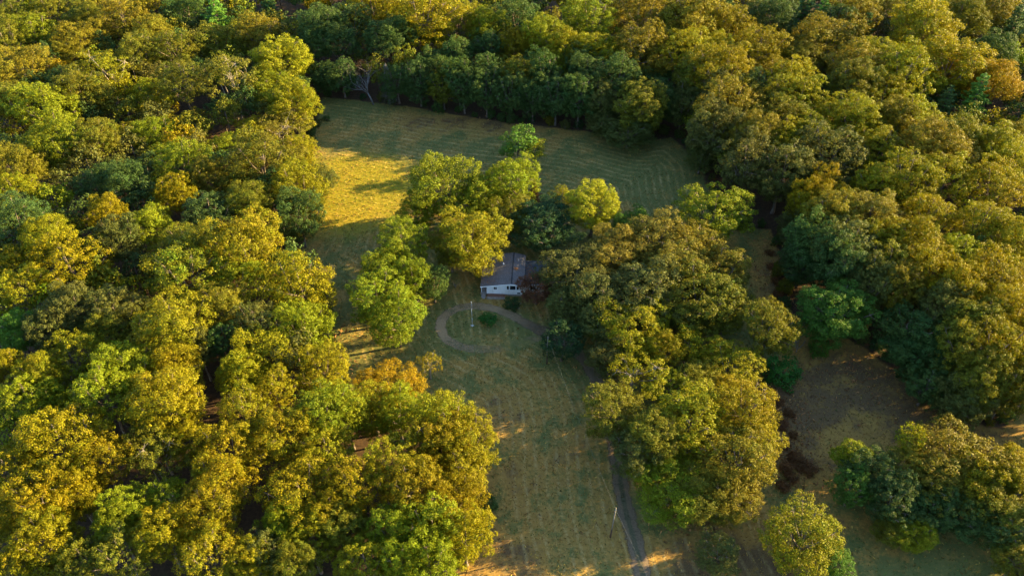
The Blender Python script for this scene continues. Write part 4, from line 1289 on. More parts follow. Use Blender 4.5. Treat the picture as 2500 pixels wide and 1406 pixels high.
    (116.4, 190.2, 9.3, 13.3, 'broad', 'o', 'R', None),
    (159.3, 180.3, 10.2, 18.0, 'broad', 't', 'R', None),
    (-169.9, 301.3, 10.6, 18.8, 'broad', 'o', 'W', None),
    (-122.4, 240.6, 9.8, 11.6, 'broad', 'o', 'W', None),
    (-84.5, 86.6, 9.9, 13.3, 'broad', 'l', 'W', None),
    (188.5, 253.6, 12.2, 19.1, 'broad', 'y', 'R', None),
    (74.0, 280.9, 13.2, 19.4, 'broad', 'g', 'R', None),
    (-56.7, 173.6, 10.5, 12.2, 'broad', 'l', 'W', None),
    (217.5, 291.1, 11.5, 17.3, 'broad', 'o', 'R', None),
    (138.3, 225.0, 11.7, 15.4, 'broad', 'l', 'R', None),
    (-96.4, 229.4, 9.9, 12.6, 'broad', 'n', 'W', None),
    (136.5, 98.8, 10.2, 19.3, 'broad', 'y', 'R', None),
    (-130.7, 167.9, 11.2, 11.9, 'broad', 'e', 'W', None),
    (113.8, 201.9, 11.1, 14.1, 'broad', 'n', 'R', None),
    (-129.4, 324.8, 13.2, 16.5, 'broad', 'o', 'W', None),
    (14.3, 250.5, 9.8, 12.9, 'broad', 'n', 'N', None),
    (-163.8, 284.2, 12.8, 18.1, 'broad', 'g', 'W', None),
    (-36.4, 306.2, 12.6, 15.1, 'broad', 'g', 'N', None),
    (111.7, 238.8, 10.6, 14.4, 'broad', 'n', 'R', None),
    (191.1, 286.9, 13.5, 18.2, 'broad', 't', 'R', None),
    (137.0, 274.1, 11.0, 15.0, 'broad', 'g', 'R', None),
    (103.8, 232.6, 10.9, 11.7, 'broad', 'n', 'R', None),
    (-68.3, 205.7, 11.7, 12.3, 'broad', 'e', 'W', None),
    (39.2, 315.2, 12.7, 18.8, 'broad', 'l', 'N', None),
    (-78.1, 221.5, 10.8, 11.9, 'broad', 'n', 'W', None),
    (-70.9, 254.9, 11.3, 13.6, 'broad', 'l', 'W', None),
    (-79.5, 198.5, 9.2, 15.2, 'broad', 'o', 'W', None),
    (117.1, 220.5, 10.5, 13.5, 'broad', 'g', 'R', None),
    (149.9, 256.7, 10.4, 13.9, 'broad', 'e', 'R', None),
    (169.4, 198.4, 11.3, 17.1, 'broad', 't', 'R', None),
    (-49.5, 306.0, 13.5, 19.0, 'broad', 'l', 'W', None),
    (210.9, 262.6, 10.5, 17.3, 'broad', 'y', 'R', None),
    (37.1, 276.7, 13.1, 17.1, 'broad', 'o', 'N', None),
    (137.5, 183.6, 11.2, 14.4, 'broad', 'g', 'R', None),
    (-87.4, 155.9, 10.7, 14.8, 'broad', 'n', 'W', None),
    (-84.8, 126.3, 9.2, 15.5, 'broad', 'o', 'W', None),
    (54.0, 266.0, 9.3, 14.1, 'broad', 'n', 'R', None),
    (180.8, 246.3, 12.5, 16.3, 'broad', 'y', 'R', None),
    (129.7, 143.5, 13.4, 15.7, 'broad', 'g', 'R', None),
    (121.6, 255.7, 10.9, 15.3, 'broad', 'e', 'R', None),
    (116.3, 87.4, 12.5, 18.8, 'broad', 'g', 'R', None),
    (-24.4, 264.6, 9.7, 13.5, 'broad', 'e', 'N', None),
    (86.4, 200.8, 12.0, 15.0, 'broad', 'n', 'R', None),
    (-34.3, 279.4, 13.7, 19.2, 'broad', 'o', 'N', None),
    (30.7, 283.3, 13.0, 19.3, 'broad', 'o', 'N', None),
    (-25.6, 301.9, 12.1, 16.0, 'broad', 'l', 'N', None),
    (131.8, 194.8, 9.9, 13.0, 'broad', 'g', 'R', None),
    (-134.0, 263.3, 9.4, 12.1, 'broad', 'l', 'W', None),
    (-163.9, 270.0, 10.9, 16.8, 'broad', 'y', 'W', None),
    (-146.1, 279.5, 11.5, 17.6, 'broad', 'y', 'W', None),
    (-111.6, 167.5, 11.1, 11.7, 'broad', 'e', 'W', None),
    (-58.7, 160.2, 10.5, 15.4, 'broad', 'n', 'W', None),
    (146.3, 164.4, 13.5, 15.0, 'broad', 'y', 'R', None),
    (226.4, 281.1, 12.1, 17.9, 'broad', 'e', 'R', None),
    (-155.4, 256.2, 11.0, 12.2, 'broad', 'l', 'W', None),
    (-145.5, 244.7, 10.2, 15.4, 'broad', 'o', 'W', None),
    (-134.4, 192.0, 10.1, 12.4, 'broad', 'g', 'W', None),
    (156.3, 234.1, 10.3, 13.7, 'broad', 'l', 'R', None),
    (-74.1, 261.5, 11.8, 12.9, 'broad', 'n', 'W', None),
    (87.3, 294.5, 11.4, 15.5, 'broad', 'y', 'R', None),
    (-11.8, 310.8, 12.1, 16.2, 'broad', 't', 'N', None),
    (197.4, 261.3, 11.3, 16.4, 'broad', 't', 'R', None),
    (-120.1, 200.0, 11.3, 13.0, 'broad', 'n', 'W', None),
    (-110.4, 286.9, 11.6, 16.0, 'broad', 'y', 'W', None),
    (-75.8, 206.4, 11.2, 15.0, 'broad', 'n', 'W', None),
    (-41.6, 228.5, 10.5, 12.4, 'broad', 'o', 'N', None),
    (58.4, 298.5, 12.6, 19.3, 'broad', 'o', 'R', None),
    (-150.4, 298.2, 10.6, 17.5, 'broad', 'y', 'W', None),
    (-114.1, 135.6, 11.8, 13.4, 'broad', 'o', 'W', None),
    (109.1, 305.1, 12.4, 17.1, 'broad', 't', 'R', None),
    (-133.9, 223.0, 11.7, 13.9, 'broad', 'g', 'W', None),
    (83.8, 241.0, 11.6, 13.5, 'broad', 'g', 'R', None),
    (84.6, 192.1, 11.6, 14.2, 'broad', 'o', 'R', None),
    (18.7, 324.8, 11.8, 17.8, 'broad', 'g', 'N', None),
    (97.5, 151.8, 11.4, 12.0, 'broad', 'l', 'R', None),
    (164.3, 291.4, 11.8, 18.0, 'broad', 'g', 'R', None),
    (-32.0, 258.9, 9.1, 12.9, 'broad', 'e', 'N', None),
    (-11.4, 242.4, 11.2, 14.6, 'broad', 'n', 'N', None),
    (116.4, 145.0, 9.5, 11.9, 'broad', 'g', 'R', None),
    (-139.1, 250.0, 11.5, 12.6, 'broad', 'g', 'W', None),
    (-76.3, 324.6, 12.3, 18.0, 'broad', 'o', 'W', None),
    (124.9, 246.6, 9.4, 14.1, 'broad', 'n', 'R', None),
    (-53.4, 258.9, 10.9, 15.3, 'broad', 'l', 'W', None),
    (96.2, 163.4, 11.2, 11.8, 'broad', 'o', 'R', None),
    (158.1, 168.7, 10.9, 16.4, 'broad', 'o', 'R', None),
    (124.9, 193.7, 10.4, 14.9, 'broad', 'e', 'R', None),
    (73.5, 252.3, 10.0, 13.1, 'broad', 'o', 'R', None),
    (102.0, 63.5, 10.3, 16.6, 'broad', 'y', 'R', None),
    (-15.3, 248.5, 9.8, 11.7, 'broad', 'e', 'N', None),
    (-67.1, 248.6, 11.1, 11.9, 'broad', 'l', 'W', None),
    (-86.5, 193.4, 10.0, 12.9, 'broad', 'o', 'W', None),
    (241.4, 312.7, 11.1, 18.9, 'broad', 't', 'R', None),
    (-128.7, 208.8, 10.3, 14.2, 'broad', 'o', 'W', None),
    (-76.6, 236.5, 9.5, 12.3, 'broad', 'l', 'W', None),
    (74.8, 239.9, 11.2, 12.6, 'broad', 'e', 'R', None),
    (125.2, 231.9, 11.2, 13.2, 'broad', 'g', 'R', None),
    (-128.5, 308.3, 10.7, 17.0, 'broad', 'o', 'W', None),
    (142.0, 106.1, 11.0, 15.9, 'broad', 't', 'R', None),
    (-4.1, 292.8, 10.4, 18.1, 'broad', 'o', 'N', None),
    (59.4, 220.4, 10.3, 12.6, 'broad', 'o', 'R', None),
    (-106.8, 256.9, 10.6, 12.9, 'broad', 'e', 'W', None),
    (20.4, 235.7, 11.8, 14.3, 'broad', 'l', 'N', None),
    (181.5, 323.2, 10.8, 18.7, 'broad', 'g', 'R', None),
    (13.5, 223.8, 10.0, 14.5, 'broad', 'l', 'N', None),
    (-132.4, 248.8, 9.9, 12.2, 'broad', 'o', 'W', None),
    (-99.6, 324.4, 13.3, 17.5, 'broad', 'n', 'W', None),
    (-81.3, 253.5, 11.9, 13.8, 'broad', 'n', 'W', None),
    (-59.0, 304.8, 13.1, 19.1, 'broad', 'l', 'W', None),
    (-103.0, 113.8, 11.2, 14.3, 'broad', 'l', 'W', None),
    (138.4, 190.4, 9.8, 15.1, 'broad', 'g', 'R', None),
    (51.3, 258.6, 11.0, 15.1, 'broad', 'n', 'R', None),
    (-134.1, 276.0, 11.0, 17.0, 'broad', 'l', 'W', None),
    (146.8, 199.8, 10.4, 11.7, 'broad', 'l', 'R', None),
    (139.8, 309.6, 13.2, 15.8, 'broad', 'g', 'R', None),
    (2.8, 261.9, 9.6, 13.6, 'broad', 'e', 'N', None),
    (-107.5, 242.6, 11.8, 15.3, 'broad', 'n', 'W', None),
    (65.9, 275.6, 11.8, 15.4, 'broad', 'g', 'R', None),
    (163.9, 233.4, 10.4, 13.4, 'broad', 'o', 'R', None),
    (162.3, 240.7, 9.6, 13.3, 'broad', 'o', 'R', None),
    (141.0, 287.5, 13.3, 17.2, 'broad', 'g', 'R', None),
    (122.0, 96.0, 11.0, 18.5, 'broad', 'y', 'R', None),
    (-136.2, 317.7, 13.2, 17.8, 'broad', 'g', 'W', None),
    (64.6, 257.8, 10.4, 12.1, 'broad', 'g', 'R', None),
    (117.6, 312.9, 10.2, 19.4, 'broad', 't', 'R', None),
    (110.8, 164.4, 10.6, 14.4, 'broad', 'o', 'R', None),
    (194.8, 274.7, 10.9, 16.2, 'broad', 'y', 'R', None),
    (121.7, 66.3, 13.0, 19.0, 'broad', 'y', 'R', None),
    (173.3, 251.6, 9.6, 12.2, 'broad', 'n', 'R', None),
    (-3.3, 229.2, 10.7, 13.2, 'broad', 'o', 'N', None),
    (-148.2, 202.9, 9.4, 14.4, 'broad', 'n', 'W', None),
    (-82.8, 204.3, 9.3, 12.4, 'broad', 'n', 'W', None),
    (128.1, 259.3, 9.6, 12.3, 'broad', 'n', 'R', None),
    (-93.0, 140.0, 9.9, 12.9, 'broad', 'n', 'W', None),
    (138.5, 233.6, 11.4, 12.5, 'broad', 'o', 'R', None),
    (99.1, 294.2, 11.9, 16.7, 'broad', 'y', 'R', None),
    (83.3, 173.5, 9.7, 12.0, 'broad', 'l', 'R', None),
    (-70.5, 116.8, 9.2, 13.7, 'broad', 'o', 'W', None),
    (69.2, 233.0, 9.6, 13.1, 'broad', 'o', 'R', None),
    (-58.8, 146.4, 10.4, 14.4, 'broad', 'l', 'W', None),
    (138.3, 172.8, 12.9, 17.2, 'broad', 'e', 'R', None),
    (163.2, 260.3, 11.7, 14.8, 'broad', 'n', 'R', None),
    (8.2, 256.6, 11.9, 13.9, 'broad', 'l', 'N', None),
    (-114.2, 149.9, 10.5, 13.9, 'broad', 'l', 'W', None),
    (105.2, 193.3, 10.5, 14.1, 'broad', 'e', 'R', None),
    (55.9, 235.5, 9.7, 13.3, 'broad', 'l', 'R', None),
    (198.1, 305.3, 11.3, 16.9, 'broad', 'y', 'R', None),
    (-58.2, 252.6, 10.9, 14.8, 'broad', 'l', 'W', None),
    (-33.3, 266.6, 9.4, 12.8, 'broad', 'l', 'N', None),
    (197.2, 219.1, 10.8, 19.4, 'broad', 'e', 'R', None),
    (154.4, 222.2, 10.1, 12.9, 'broad', 'n', 'R', None),
    (-75.3, 129.6, 9.3, 12.9, 'broad', 'o', 'W', None),
    (-3.5, 243.4, 10.8, 12.0, 'broad', 'e', 'N', None),
    (64.6, 190.1, 9.6, 13.8, 'broad', 'n', 'R', None),
    (-150.7, 230.3, 10.7, 12.0, 'broad', 'n', 'W', None),
    (149.8, 313.5, 11.4, 19.4, 'broad', 'g', 'R', None),
    (88.3, 232.3, 9.8, 14.8, 'broad', 'l', 'R', None),
    (140.3, 245.1, 11.3, 14.9, 'broad', 'n', 'R', None),
    (-5.4, 324.9, 10.7, 16.9, 'broad', 'y', 'N', None),
    (-126.6, 220.7, 10.4, 13.4, 'broad', 'o', 'W', None),
    (-127.0, 190.1, 10.8, 11.6, 'broad', 'o', 'W', None),
    (62.7, 248.4, 10.9, 15.4, 'broad', 'o', 'R', None),
    (95.0, 256.0, 11.2, 11.6, 'broad', 'n', 'R', None),
    (20.1, 281.8, 12.0, 15.6, 'broad', 'y', 'N', None),
    (-141.8, 190.9, 9.7, 15.5, 'broad', 'e', 'W', None),
    (-76.6, 99.8, 11.3, 12.9, 'broad', 'l', 'W', None),
    (118.6, 234.7, 11.5, 13.7, 'broad', 'o', 'R', None),
    (-38.7, 262.1, 11.3, 15.4, 'broad', 'l', 'N', None),
    (-88.7, 259.5, 11.9, 15.4, 'broad', 'n', 'W', None),
    (-63.3, 213.8, 11.4, 13.0, 'broad', 'n', 'W', None),
    (112.8, 276.9, 10.0, 18.5, 'broad', 'y', 'R', None),
    (-133.8, 174.0, 9.8, 14.7, 'broad', 'l', 'W', None),
    (63.0, 321.3, 11.1, 19.1, 'broad', 'y', 'R', None),
    (-78.9, 123.0, 11.4, 14.5, 'broad', 'g', 'W', None),
    (-168.2, 245.2, 10.5, 14.4, 'broad', 'o', 'W', None),
    (104.6, 218.9, 9.6, 12.5, 'broad', 'l', 'R', None),
    (56.1, 175.1, 10.5, 11.5, 'broad', 'o', 'R', None),
    (-86.6, 163.1, 10.2, 12.1, 'broad', 'l', 'W', None),
    (88.4, 179.2, 10.4, 11.9, 'broad', 'n', 'R', None),
    (-10.0, 256.8, 9.8, 12.6, 'broad', 'o', 'N', None),
    (-95.3, 92.9, 10.4, 17.4, 'broad', 'g', 'W', None),
    (-119.9, 234.2, 9.2, 12.3, 'broad', 'g', 'W', None),
    (-106.8, 124.2, 9.8, 14.1, 'broad', 'o', 'W', None),
    (-66.4, 162.1, 10.5, 14.5, 'broad', 'o', 'W', None),
    (-102.5, 144.8, 10.1, 13.6, 'broad', 'g', 'W', None),
    (-117.7, 142.7, 11.3, 11.9, 'broad', 'o', 'W', None),
    (-66.9, 266.5, 11.0, 12.0, 'broad', 'n', 'W', None),
    (-118.8, 307.3, 12.5, 16.6, 'broad', 't', 'W', None),
    (37.1, 234.1, 9.5, 13.1, 'broad', 'g', 'N', None),
    (124.5, 209.1, 9.6, 14.6, 'broad', 'n', 'R', None),
    (102.5, 115.9, 10.4, 14.9, 'broad', 'n', 'R', None),
    (140.4, 215.9, 9.4, 14.6, 'broad', 'l', 'R', None),
    (-99.9, 290.8, 11.4, 16.3, 'broad', 't', 'W', None),
    (-40.6, 105.7, 10.8, 15.0, 'broad', 'e', 'W', None),
    (-63.9, 132.2, 9.6, 13.1, 'broad', 'o', 'W', None),
    (-82.6, 304.3, 11.0, 15.8, 'broad', 't', 'W', None),
    (52.1, 197.7, 9.3, 11.9, 'broad', 'l', 'R', None),
    (42.1, 238.9, 11.3, 11.8, 'broad', 'n', 'N', None),
    (166.5, 246.1, 11.3, 13.9, 'broad', 'e', 'R', None),
    (-172.6, 320.3, 11.3, 18.1, 'broad', 'o', 'W', None),
    (46.6, 273.3, 12.6, 15.6, 'broad', 't', 'R', None),
    (-137.7, 214.9, 11.5, 14.9, 'broad', 'n', 'W', None),
    (-98.4, 197.5, 10.5, 13.8, 'broad', 'e', 'W', None),
    (107.7, 260.6, 11.9, 15.2, 'broad', 'o', 'R', None),
    (-123.7, 175.0, 10.5, 11.6, 'broad', 'e', 'W', None),
    (-80.7, 228.2, 9.8, 13.5, 'broad', 'e', 'W', None),
    (103.3, 240.0, 11.4, 15.3, 'broad', 'l', 'R', None),
    (78.8, 220.2, 9.4, 12.9, 'broad', 'g', 'R', None),
    (105.5, 178.7, 11.9, 11.7, 'broad', 'l', 'R', None),
    (100.5, 135.8, 10.4, 15.3, 'broad', 'n', 'R', None),
    (129.1, 165.5, 9.8, 13.9, 'broad', 'o', 'R', None),
    (154.0, 251.3, 11.0, 12.1, 'broad', 'o', 'R', None),
    (-171.6, 266.0, 11.0, 12.7, 'broad', 'g', 'W', None),
    (-111.4, 251.3, 11.6, 15.1, 'broad', 'o', 'W', None),
    (80.5, 273.7, 13.8, 18.9, 'broad', 't', 'R', None),
    (79.1, 158.6, 10.1, 11.6, 'broad', 'o', 'R', None),
    (194.6, 313.8, 11.0, 19.0, 'broad', 'y', 'R', None),
    (207.0, 293.0, 11.0, 16.1, 'broad', 'g', 'R', None),
    (112.2, 184.4, 10.4, 15.1, 'broad', 'n', 'R', None),
    (-138.6, 183.3, 11.0, 13.3, 'broad', 'n', 'W', None),
    (-119.9, 286.1, 13.0, 17.5, 'broad', 'y', 'W', None),
    (23.2, 265.2, 11.1, 12.9, 'broad', 'o', 'N', None),
    (-67.2, 171.6, 9.2, 12.4, 'broad', 'o', 'W', None),
    (-18.2, 237.5, 9.9, 14.7, 'broad', 'o', 'N', None)]
SCRUB = [(51.9, 101.7, 2.4, 1.1), (52.9, 99.1, 2.6, 1.2), (50.8, 96.1, 3.0, 1.1), (52.2, 93.7, 2.0, 1.0), (50.1, 91.3, 2.4, 1.0), (51.2, 88.6, 3.6, 1.6), (49.0, 86.3, 3.3, 1.5), (51.8, 86.8, 3.0, 1.1), (49.2, 83.7, 3.0, 1.6), (60.1, 137.6, 2.8, 1.4), (60.5, 142.7, 3.1, 1.1), (59.2, 132.7, 3.2, 1.5), (61.1, 148.1, 2.5, 0.9), (53.0, 85.9, 3.4, 1.5), (47.3, 82.0, 3.2, 1.7)]
BUSHES = [
    (-57.3, 208.1, 3.6, 2.8, 'bush', 'e', 'E', None),
    (-60.3, 213.1, 3.8, 2.7, 'bush', 'o', 'E', None),
    (-58.3, 216.2, 2.6, 1.7, 'bush', 'd', 'E', None),
    (-60.8, 221.7, 2.8, 2.2, 'bush', 'e', 'E', None),
    (-61.1, 224.5, 3.2, 1.9, 'bush', 'e', 'E', None),
    (-57.3, 226.8, 3.0, 2.4, 'bush', 'n', 'E', None),
    (-51.5, 227.3, 2.1, 1.7, 'bush', 'n', 'E', None),
    (-46.2, 225.3, 2.6, 1.6, 'bush', 'd', 'E', None),
    (-40.1, 224.0, 3.2, 2.9, 'bush', 'e', 'E', None),
    (-36.7, 222.2, 3.5, 2.9, 'bush', 'n', 'E', None),
    (-26.9, 220.5, 2.2, 1.7, 'bush', 'n', 'E', None),
    (-22.2, 216.8, 3.9, 3.6, 'bush', 'n', 'E', None),
    (-16.3, 216.9, 2.3, 2.0, 'bush', 'n', 'E', None),
    (-11.3, 214.0, 2.3, 1.5, 'bush', 'n', 'E', None),
    (-6.2, 213.1, 3.1, 2.8, 'bush', 'n', 'E', None),
    (-3.2, 211.2, 3.0, 2.8, 'bush', 'n', 'E', None),
    (-0.3, 210.9, 4.2, 3.0, 'bush', 'n', 'E', None),
    (2.7, 210.5, 2.6, 1.6, 'bush', 'n', 'E', None),
    (5.9, 210.1, 2.8, 2.4, 'bush', 'd', 'E', None),
    (11.2, 209.8, 4.3, 2.4, 'bush', 'o', 'E', None),
    (15.5, 206.4, 4.0, 3.1, 'bush', 'e', 'E', None),
    (19.5, 207.3, 3.1, 2.7, 'bush', 'd', 'E', None),
    (24.5, 205.1, 3.7, 2.9, 'bush', 'd', 'E', None),
    (28.7, 202.8, 4.6, 2.8, 'bush', 'd', 'E', None),
    (33.6, 201.1, 4.0, 2.8, 'bush', 'd', 'E', None),
    (36.4, 199.0, 2.7, 1.7, 'bush', 'o', 'E', None),
    (39.0, 201.3, 4.4, 3.1, 'bush', 'n', 'E', None),
    (43.6, 203.8, 4.2, 3.0, 'bush', 'e', 'E', None),
    (48.1, 202.2, 3.7, 2.2, 'bush', 'n', 'E', None),
    (49.9, 197.9, 3.6, 2.2, 'bush', 'd', 'E', None),
    (49.7, 193.9, 2.8, 2.0, 'bush', 'e', 'E', None),
    (51.5, 190.9, 2.7, 2.5, 'bush', 'o', 'E', None),
    (51.3, 184.2, 2.1, 1.4, 'bush', 'n', 'E', None),
    (53.4, 180.0, 2.4, 1.9, 'bush', 'e', 'E', None),
    (52.7, 174.0, 2.0, 1.6, 'bush', 'o', 'E', None),
    (52.8, 172.0, 2.8, 2.2, 'bush', 'n', 'E', None),
    (53.0, 165.6, 2.3, 1.6, 'bush', 'e', 'E', None),
    (54.8, 160.1, 4.3, 3.9, 'bush', 'n', 'E', None),
    (56.6, 158.5, 4.5, 4.3, 'bush', 'e', 'E', None),
    (61.7, 159.1, 2.5, 2.1, 'bush', 'n', 'E', None),
    (66.1, 154.6, 3.8, 2.2, 'bush', 'o', 'E', None),
    (63.6, 151.8, 3.3, 2.1, 'bush', 'n', 'E', None),
    (64.7, 145.5, 2.5, 1.6, 'bush', 'e', 'E', None),
    (61.0, 140.0, 4.0, 3.5, 'bush', 'o', 'E', None),
    (61.1, 134.1, 4.3, 3.6, 'bush', 'o', 'E', None),
    (59.7, 129.8, 3.6, 2.0, 'bush', 'n', 'E', None),
    (63.7, 125.3, 3.3, 2.9, 'bush', 'n', 'E', None),
    (65.9, 122.4, 4.4, 4.2, 'bush', 'n', 'E', None),
    (70.3, 120.8, 3.0, 2.3, 'bush', 'n', 'E', None),
    (72.8, 118.8, 3.9, 2.8, 'bush', 'e', 'E', None),
    (75.1, 116.3, 4.1, 3.2, 'bush', 'd', 'E', None),
    (76.0, 113.5, 2.4, 1.7, 'bush', 'n', 'E', None),
    (78.0, 108.2, 3.3, 2.7, 'bush', 'n', 'E', None),
    (79.9, 104.7, 4.0, 2.7, 'bush', 'd', 'E', None),
    (82.8, 102.8, 2.6, 1.6, 'bush', 'o', 'E', None),
    (86.3, 98.7, 2.3, 1.5, 'bush', 'n', 'E', None),
    (89.9, 96.7, 2.1, 1.6, 'bush', 'o', 'E', None),
    (93.2, 97.6, 3.6, 3.4, 'bush', 'n', 'E', None),
    (96.8, 100.3, 4.5, 3.5, 'bush', 'n', 'E', None),
    (100.7, 100.7, 3.0, 2.1, 'bush', 'n', 'E', None),
    (-10.1, 68.1, 2.3, 1.4, 'bush', 'e', 'E', None),
    (-6.7, 70.1, 4.0, 3.5, 'bush', 'n', 'E', None),
    (-4.8, 72.8, 3.6, 3.3, 'bush', 'n', 'E', None),
    (-4.3, 78.5, 4.0, 2.3, 'bush', 'n', 'E', None),
    (-6.3, 87.0, 2.5, 2.3, 'bush', 'd', 'E', None),
    (-5.6, 91.5, 2.7, 1.6, 'bush', 'n', 'E', None),
    (-6.6, 92.1, 2.3, 1.4, 'bush', 'e', 'E', None),
    (-9.5, 95.6, 4.4, 3.8, 'bush', 'd', 'E', None),
    (-15.5, 98.3, 4.1, 3.2, 'bush', 'n', 'E', None),
    (-18.5, 99.3, 4.6, 3.6, 'bush', 'n', 'E', None),
    (-27.2, 99.3, 4.5, 3.1, 'bush', 'e', 'E', None),
    (-34.1, 106.4, 4.5, 4.2, 'bush', 'e', 'E', None),
    (-36.7, 112.1, 2.4, 1.5, 'bush', 'e', 'E', None),
    (-38.5, 117.3, 4.1, 3.0, 'bush', 'n', 'E', None),
    (-39.5, 121.9, 3.6, 2.6, 'bush', 'n', 'E', None),
    (-39.8, 127.3, 2.8, 1.7, 'bush', 'd', 'E', None),
    (-42.4, 130.4, 4.5, 3.9, 'bush', 'e', 'E', None),
    (-42.4, 133.1, 3.2, 2.4, 'bush', 'o', 'E', None),
    (-47.1, 137.3, 2.9, 2.6, 'bush', 'n', 'E', None),
    (-50.4, 140.4, 2.3, 1.3, 'bush', 'n', 'E', None),
    (-53.4, 143.2, 2.3, 1.3, 'bush', 'n', 'E', None),
    (-52.7, 146.2, 2.6, 1.5, 'bush', 'e', 'E', None),
    (-53.1, 151.4, 3.1, 2.9, 'bush', 'e', 'E', None),
    (-51.8, 153.7, 3.5, 2.8, 'bush', 'o', 'E', None),
    (-51.1, 157.2, 3.6, 2.0, 'bush', 'n', 'E', None),
    (-51.7, 162.2, 2.1, 2.0, 'bush', 'e', 'E', None),
    (-51.4, 166.2, 4.0, 3.6, 'bush', 'e', 'E', None),
    (-51.9, 172.1, 3.0, 2.5, 'bush', 'o', 'E', None),
    (-54.2, 177.4, 4.0, 2.6, 'bush', 'e', 'E', None),
    (-54.3, 180.9, 4.5, 3.2, 'bush', 'n', 'E', None),
    (-56.7, 186.0, 4.0, 3.1, 'bush', 'n', 'E', None),
    (-56.4, 191.2, 3.6, 3.1, 'bush', 'e', 'E', None),
    (-57.3, 197.3, 4.2, 2.4, 'bush', 'e', 'E', None),
    (-57.6, 201.8, 3.0, 2.1, 'bush', 'n', 'E', None),
    (-58.5, 205.1, 3.6, 3.2, 'bush', 'n', 'E', None)]
CLEAR = [(-59.5, 226.8), (-31.3, 219.9), (-2.4, 210.4), (22.7, 205.1), (36.3, 198.7), (46.1, 202.1), (51.3, 187.8), (51.7, 172.0), (54.6, 157.8), (63.7, 157.8), (63.7, 148.1), (58.9, 133.4), (62.1, 122.8), (71.4, 119.1), (77.1, 110.9), (82.2, 99.1), (91.3, 95.1), (98.4, 100.1), (102.6, 90.4), (86.1, 59.4), (-10.7, 59.4), (-9.2, 66.2), (-4.7, 71.2), (-4.3, 83.3), (-5.3, 92.3), (-15.0, 100.1), (-22.7, 99.1), (-31.3, 104.3), (-36.6, 116.7), (-41.2, 133.4), (-53.5, 143.5), (-50.6, 152.8), (-50.5, 168.3), (-55.2, 187.8), (-57.2, 205.6)]
DRIVE_PTS = [(22.3, 61.3, 0.9, 0.9), (21.0, 65.7, 0.9, 0.9), (20.1, 72.8, 0.9, 1), (19.4, 78.3, 0.85, 1), (19.1, 86.8, 0.8, 1), (18.7, 96.1, 0.8, 0.8), (17.4, 105.4, 0.9, 0.5), (15.2, 112.6, 0.9, 0.3), (12.1, 117.3, 0.9, 0.3), (7.8, 120.9, 0.8, 0.2), (3.7, 123.7, 0.55, 0), (0.0, 126.4, 0.35, 0)]
CIRCLE_PTS = [(7.8, 120.1, 0.6, 0), (3.7, 123.7, 0.75, 0), (-0.4, 126.9, 0.8, 0), (-4.5, 129.0, 0.8, 0), (-8.3, 129.7, 0.7, 0), (-11.9, 128.9, 0.68, 0), (-14.4, 126.9, 0.7, 0), (-15.3, 124.1, 0.95, 0), (-14.6, 120.9, 0.95, 0), (-12.9, 118.5, 0.7, 0), (-9.8, 116.9, 0.62, 0), (-5.9, 116.3, 0.55, 0), (-2.1, 116.7, 0.4, 0), (1.3, 118.1, 0.3, 0), (4.3, 119.3, 0.45, 0), (7.8, 120.3, 0.7, 0)]
DRIVE = [p[:2] for p in DRIVE_PTS]
DRY = [(-20.7, 211.6, 22, 6, 0.9), (-29.7, 203.2, 14, 6, 0.3), (-49.4, 215.3, 14, 10, -0.35), (0.0, 208.0, 18, 6, 0.5), (38.4, 179.7, 16, 12, -0.25), (-43.8, 148.1, 10, 16, 0.25), (-34.2, 117.9, 9, 12, -0.3), (-38.5, 122.8, 6, 14, 0.35), (3.6, 83.3, 19, 20, 0.5), (1.6, 104.3, 17, 10, 0.35), (-5.9, 114.3, 4, 3, 0.5), (-22.4, 110.9, 9, 7, -0.1), (12.2, 107.5, 6, 8, -0.3), (-16.6, 122.8, 5, 7, -0.45), (-6.4, 132.7, 7, 3, 0.6), (62.8, 139.0, 7, 16, 1.3), (53.5, 100.1, 7, 10, 1.25), (52.4, 87.7, 8, 6, 0.8), (66.7, 104.3, 14, 9, 0.95), (77.5, 107.5, 16, 9, 1.2), (80.2, 94.2, 16, 6, 0.95), (35.8, 68.3, 18, 7, 1.1), (58.1, 73.5, 7, 8, 0.1), (-3.3, 66.9, 9, 5, 0.7), (-53.8, 205.6, 8, 6, 0.3), (-41.3, 177.7, 10, 10, -0.1), (-42.0, 161.2, 10, 6, 0.6), (25.9, 164.7, 5, 5, 0.6)]
WEEDS = [(52.5, 99.1, 5, 9, 0.5), (50.2, 87.7, 6, 8, 0.7), (-3.7, 133.6, 6, 1.5, 0.2), (59.7, 137.6, 5, 16, 0.6), (-20.7, 210.4, 16, 4, 0.2), (68.8, 110.9, 9, 6, 0.25), (68.3, 104.3, 8, 8, 0.2), (14.7, 107.5, 3, 6, 0.3), (-32.6, 107.5, 3, 6, 0.35), (-37.9, 119.1, 3, 9, 0.3), (28.3, 75.5, 8, 3, 0.4), (7.1, 125.4, 4, 4, 0.2)]
HOUSE = (-0.09, 133.09)
FLAG = (-8.51, 123.44)
POLE_A = (7.09, 112.23)
POLE_B = (16.34, 72.76)
DEAD_CONIFER = (-37.5, 221.7)
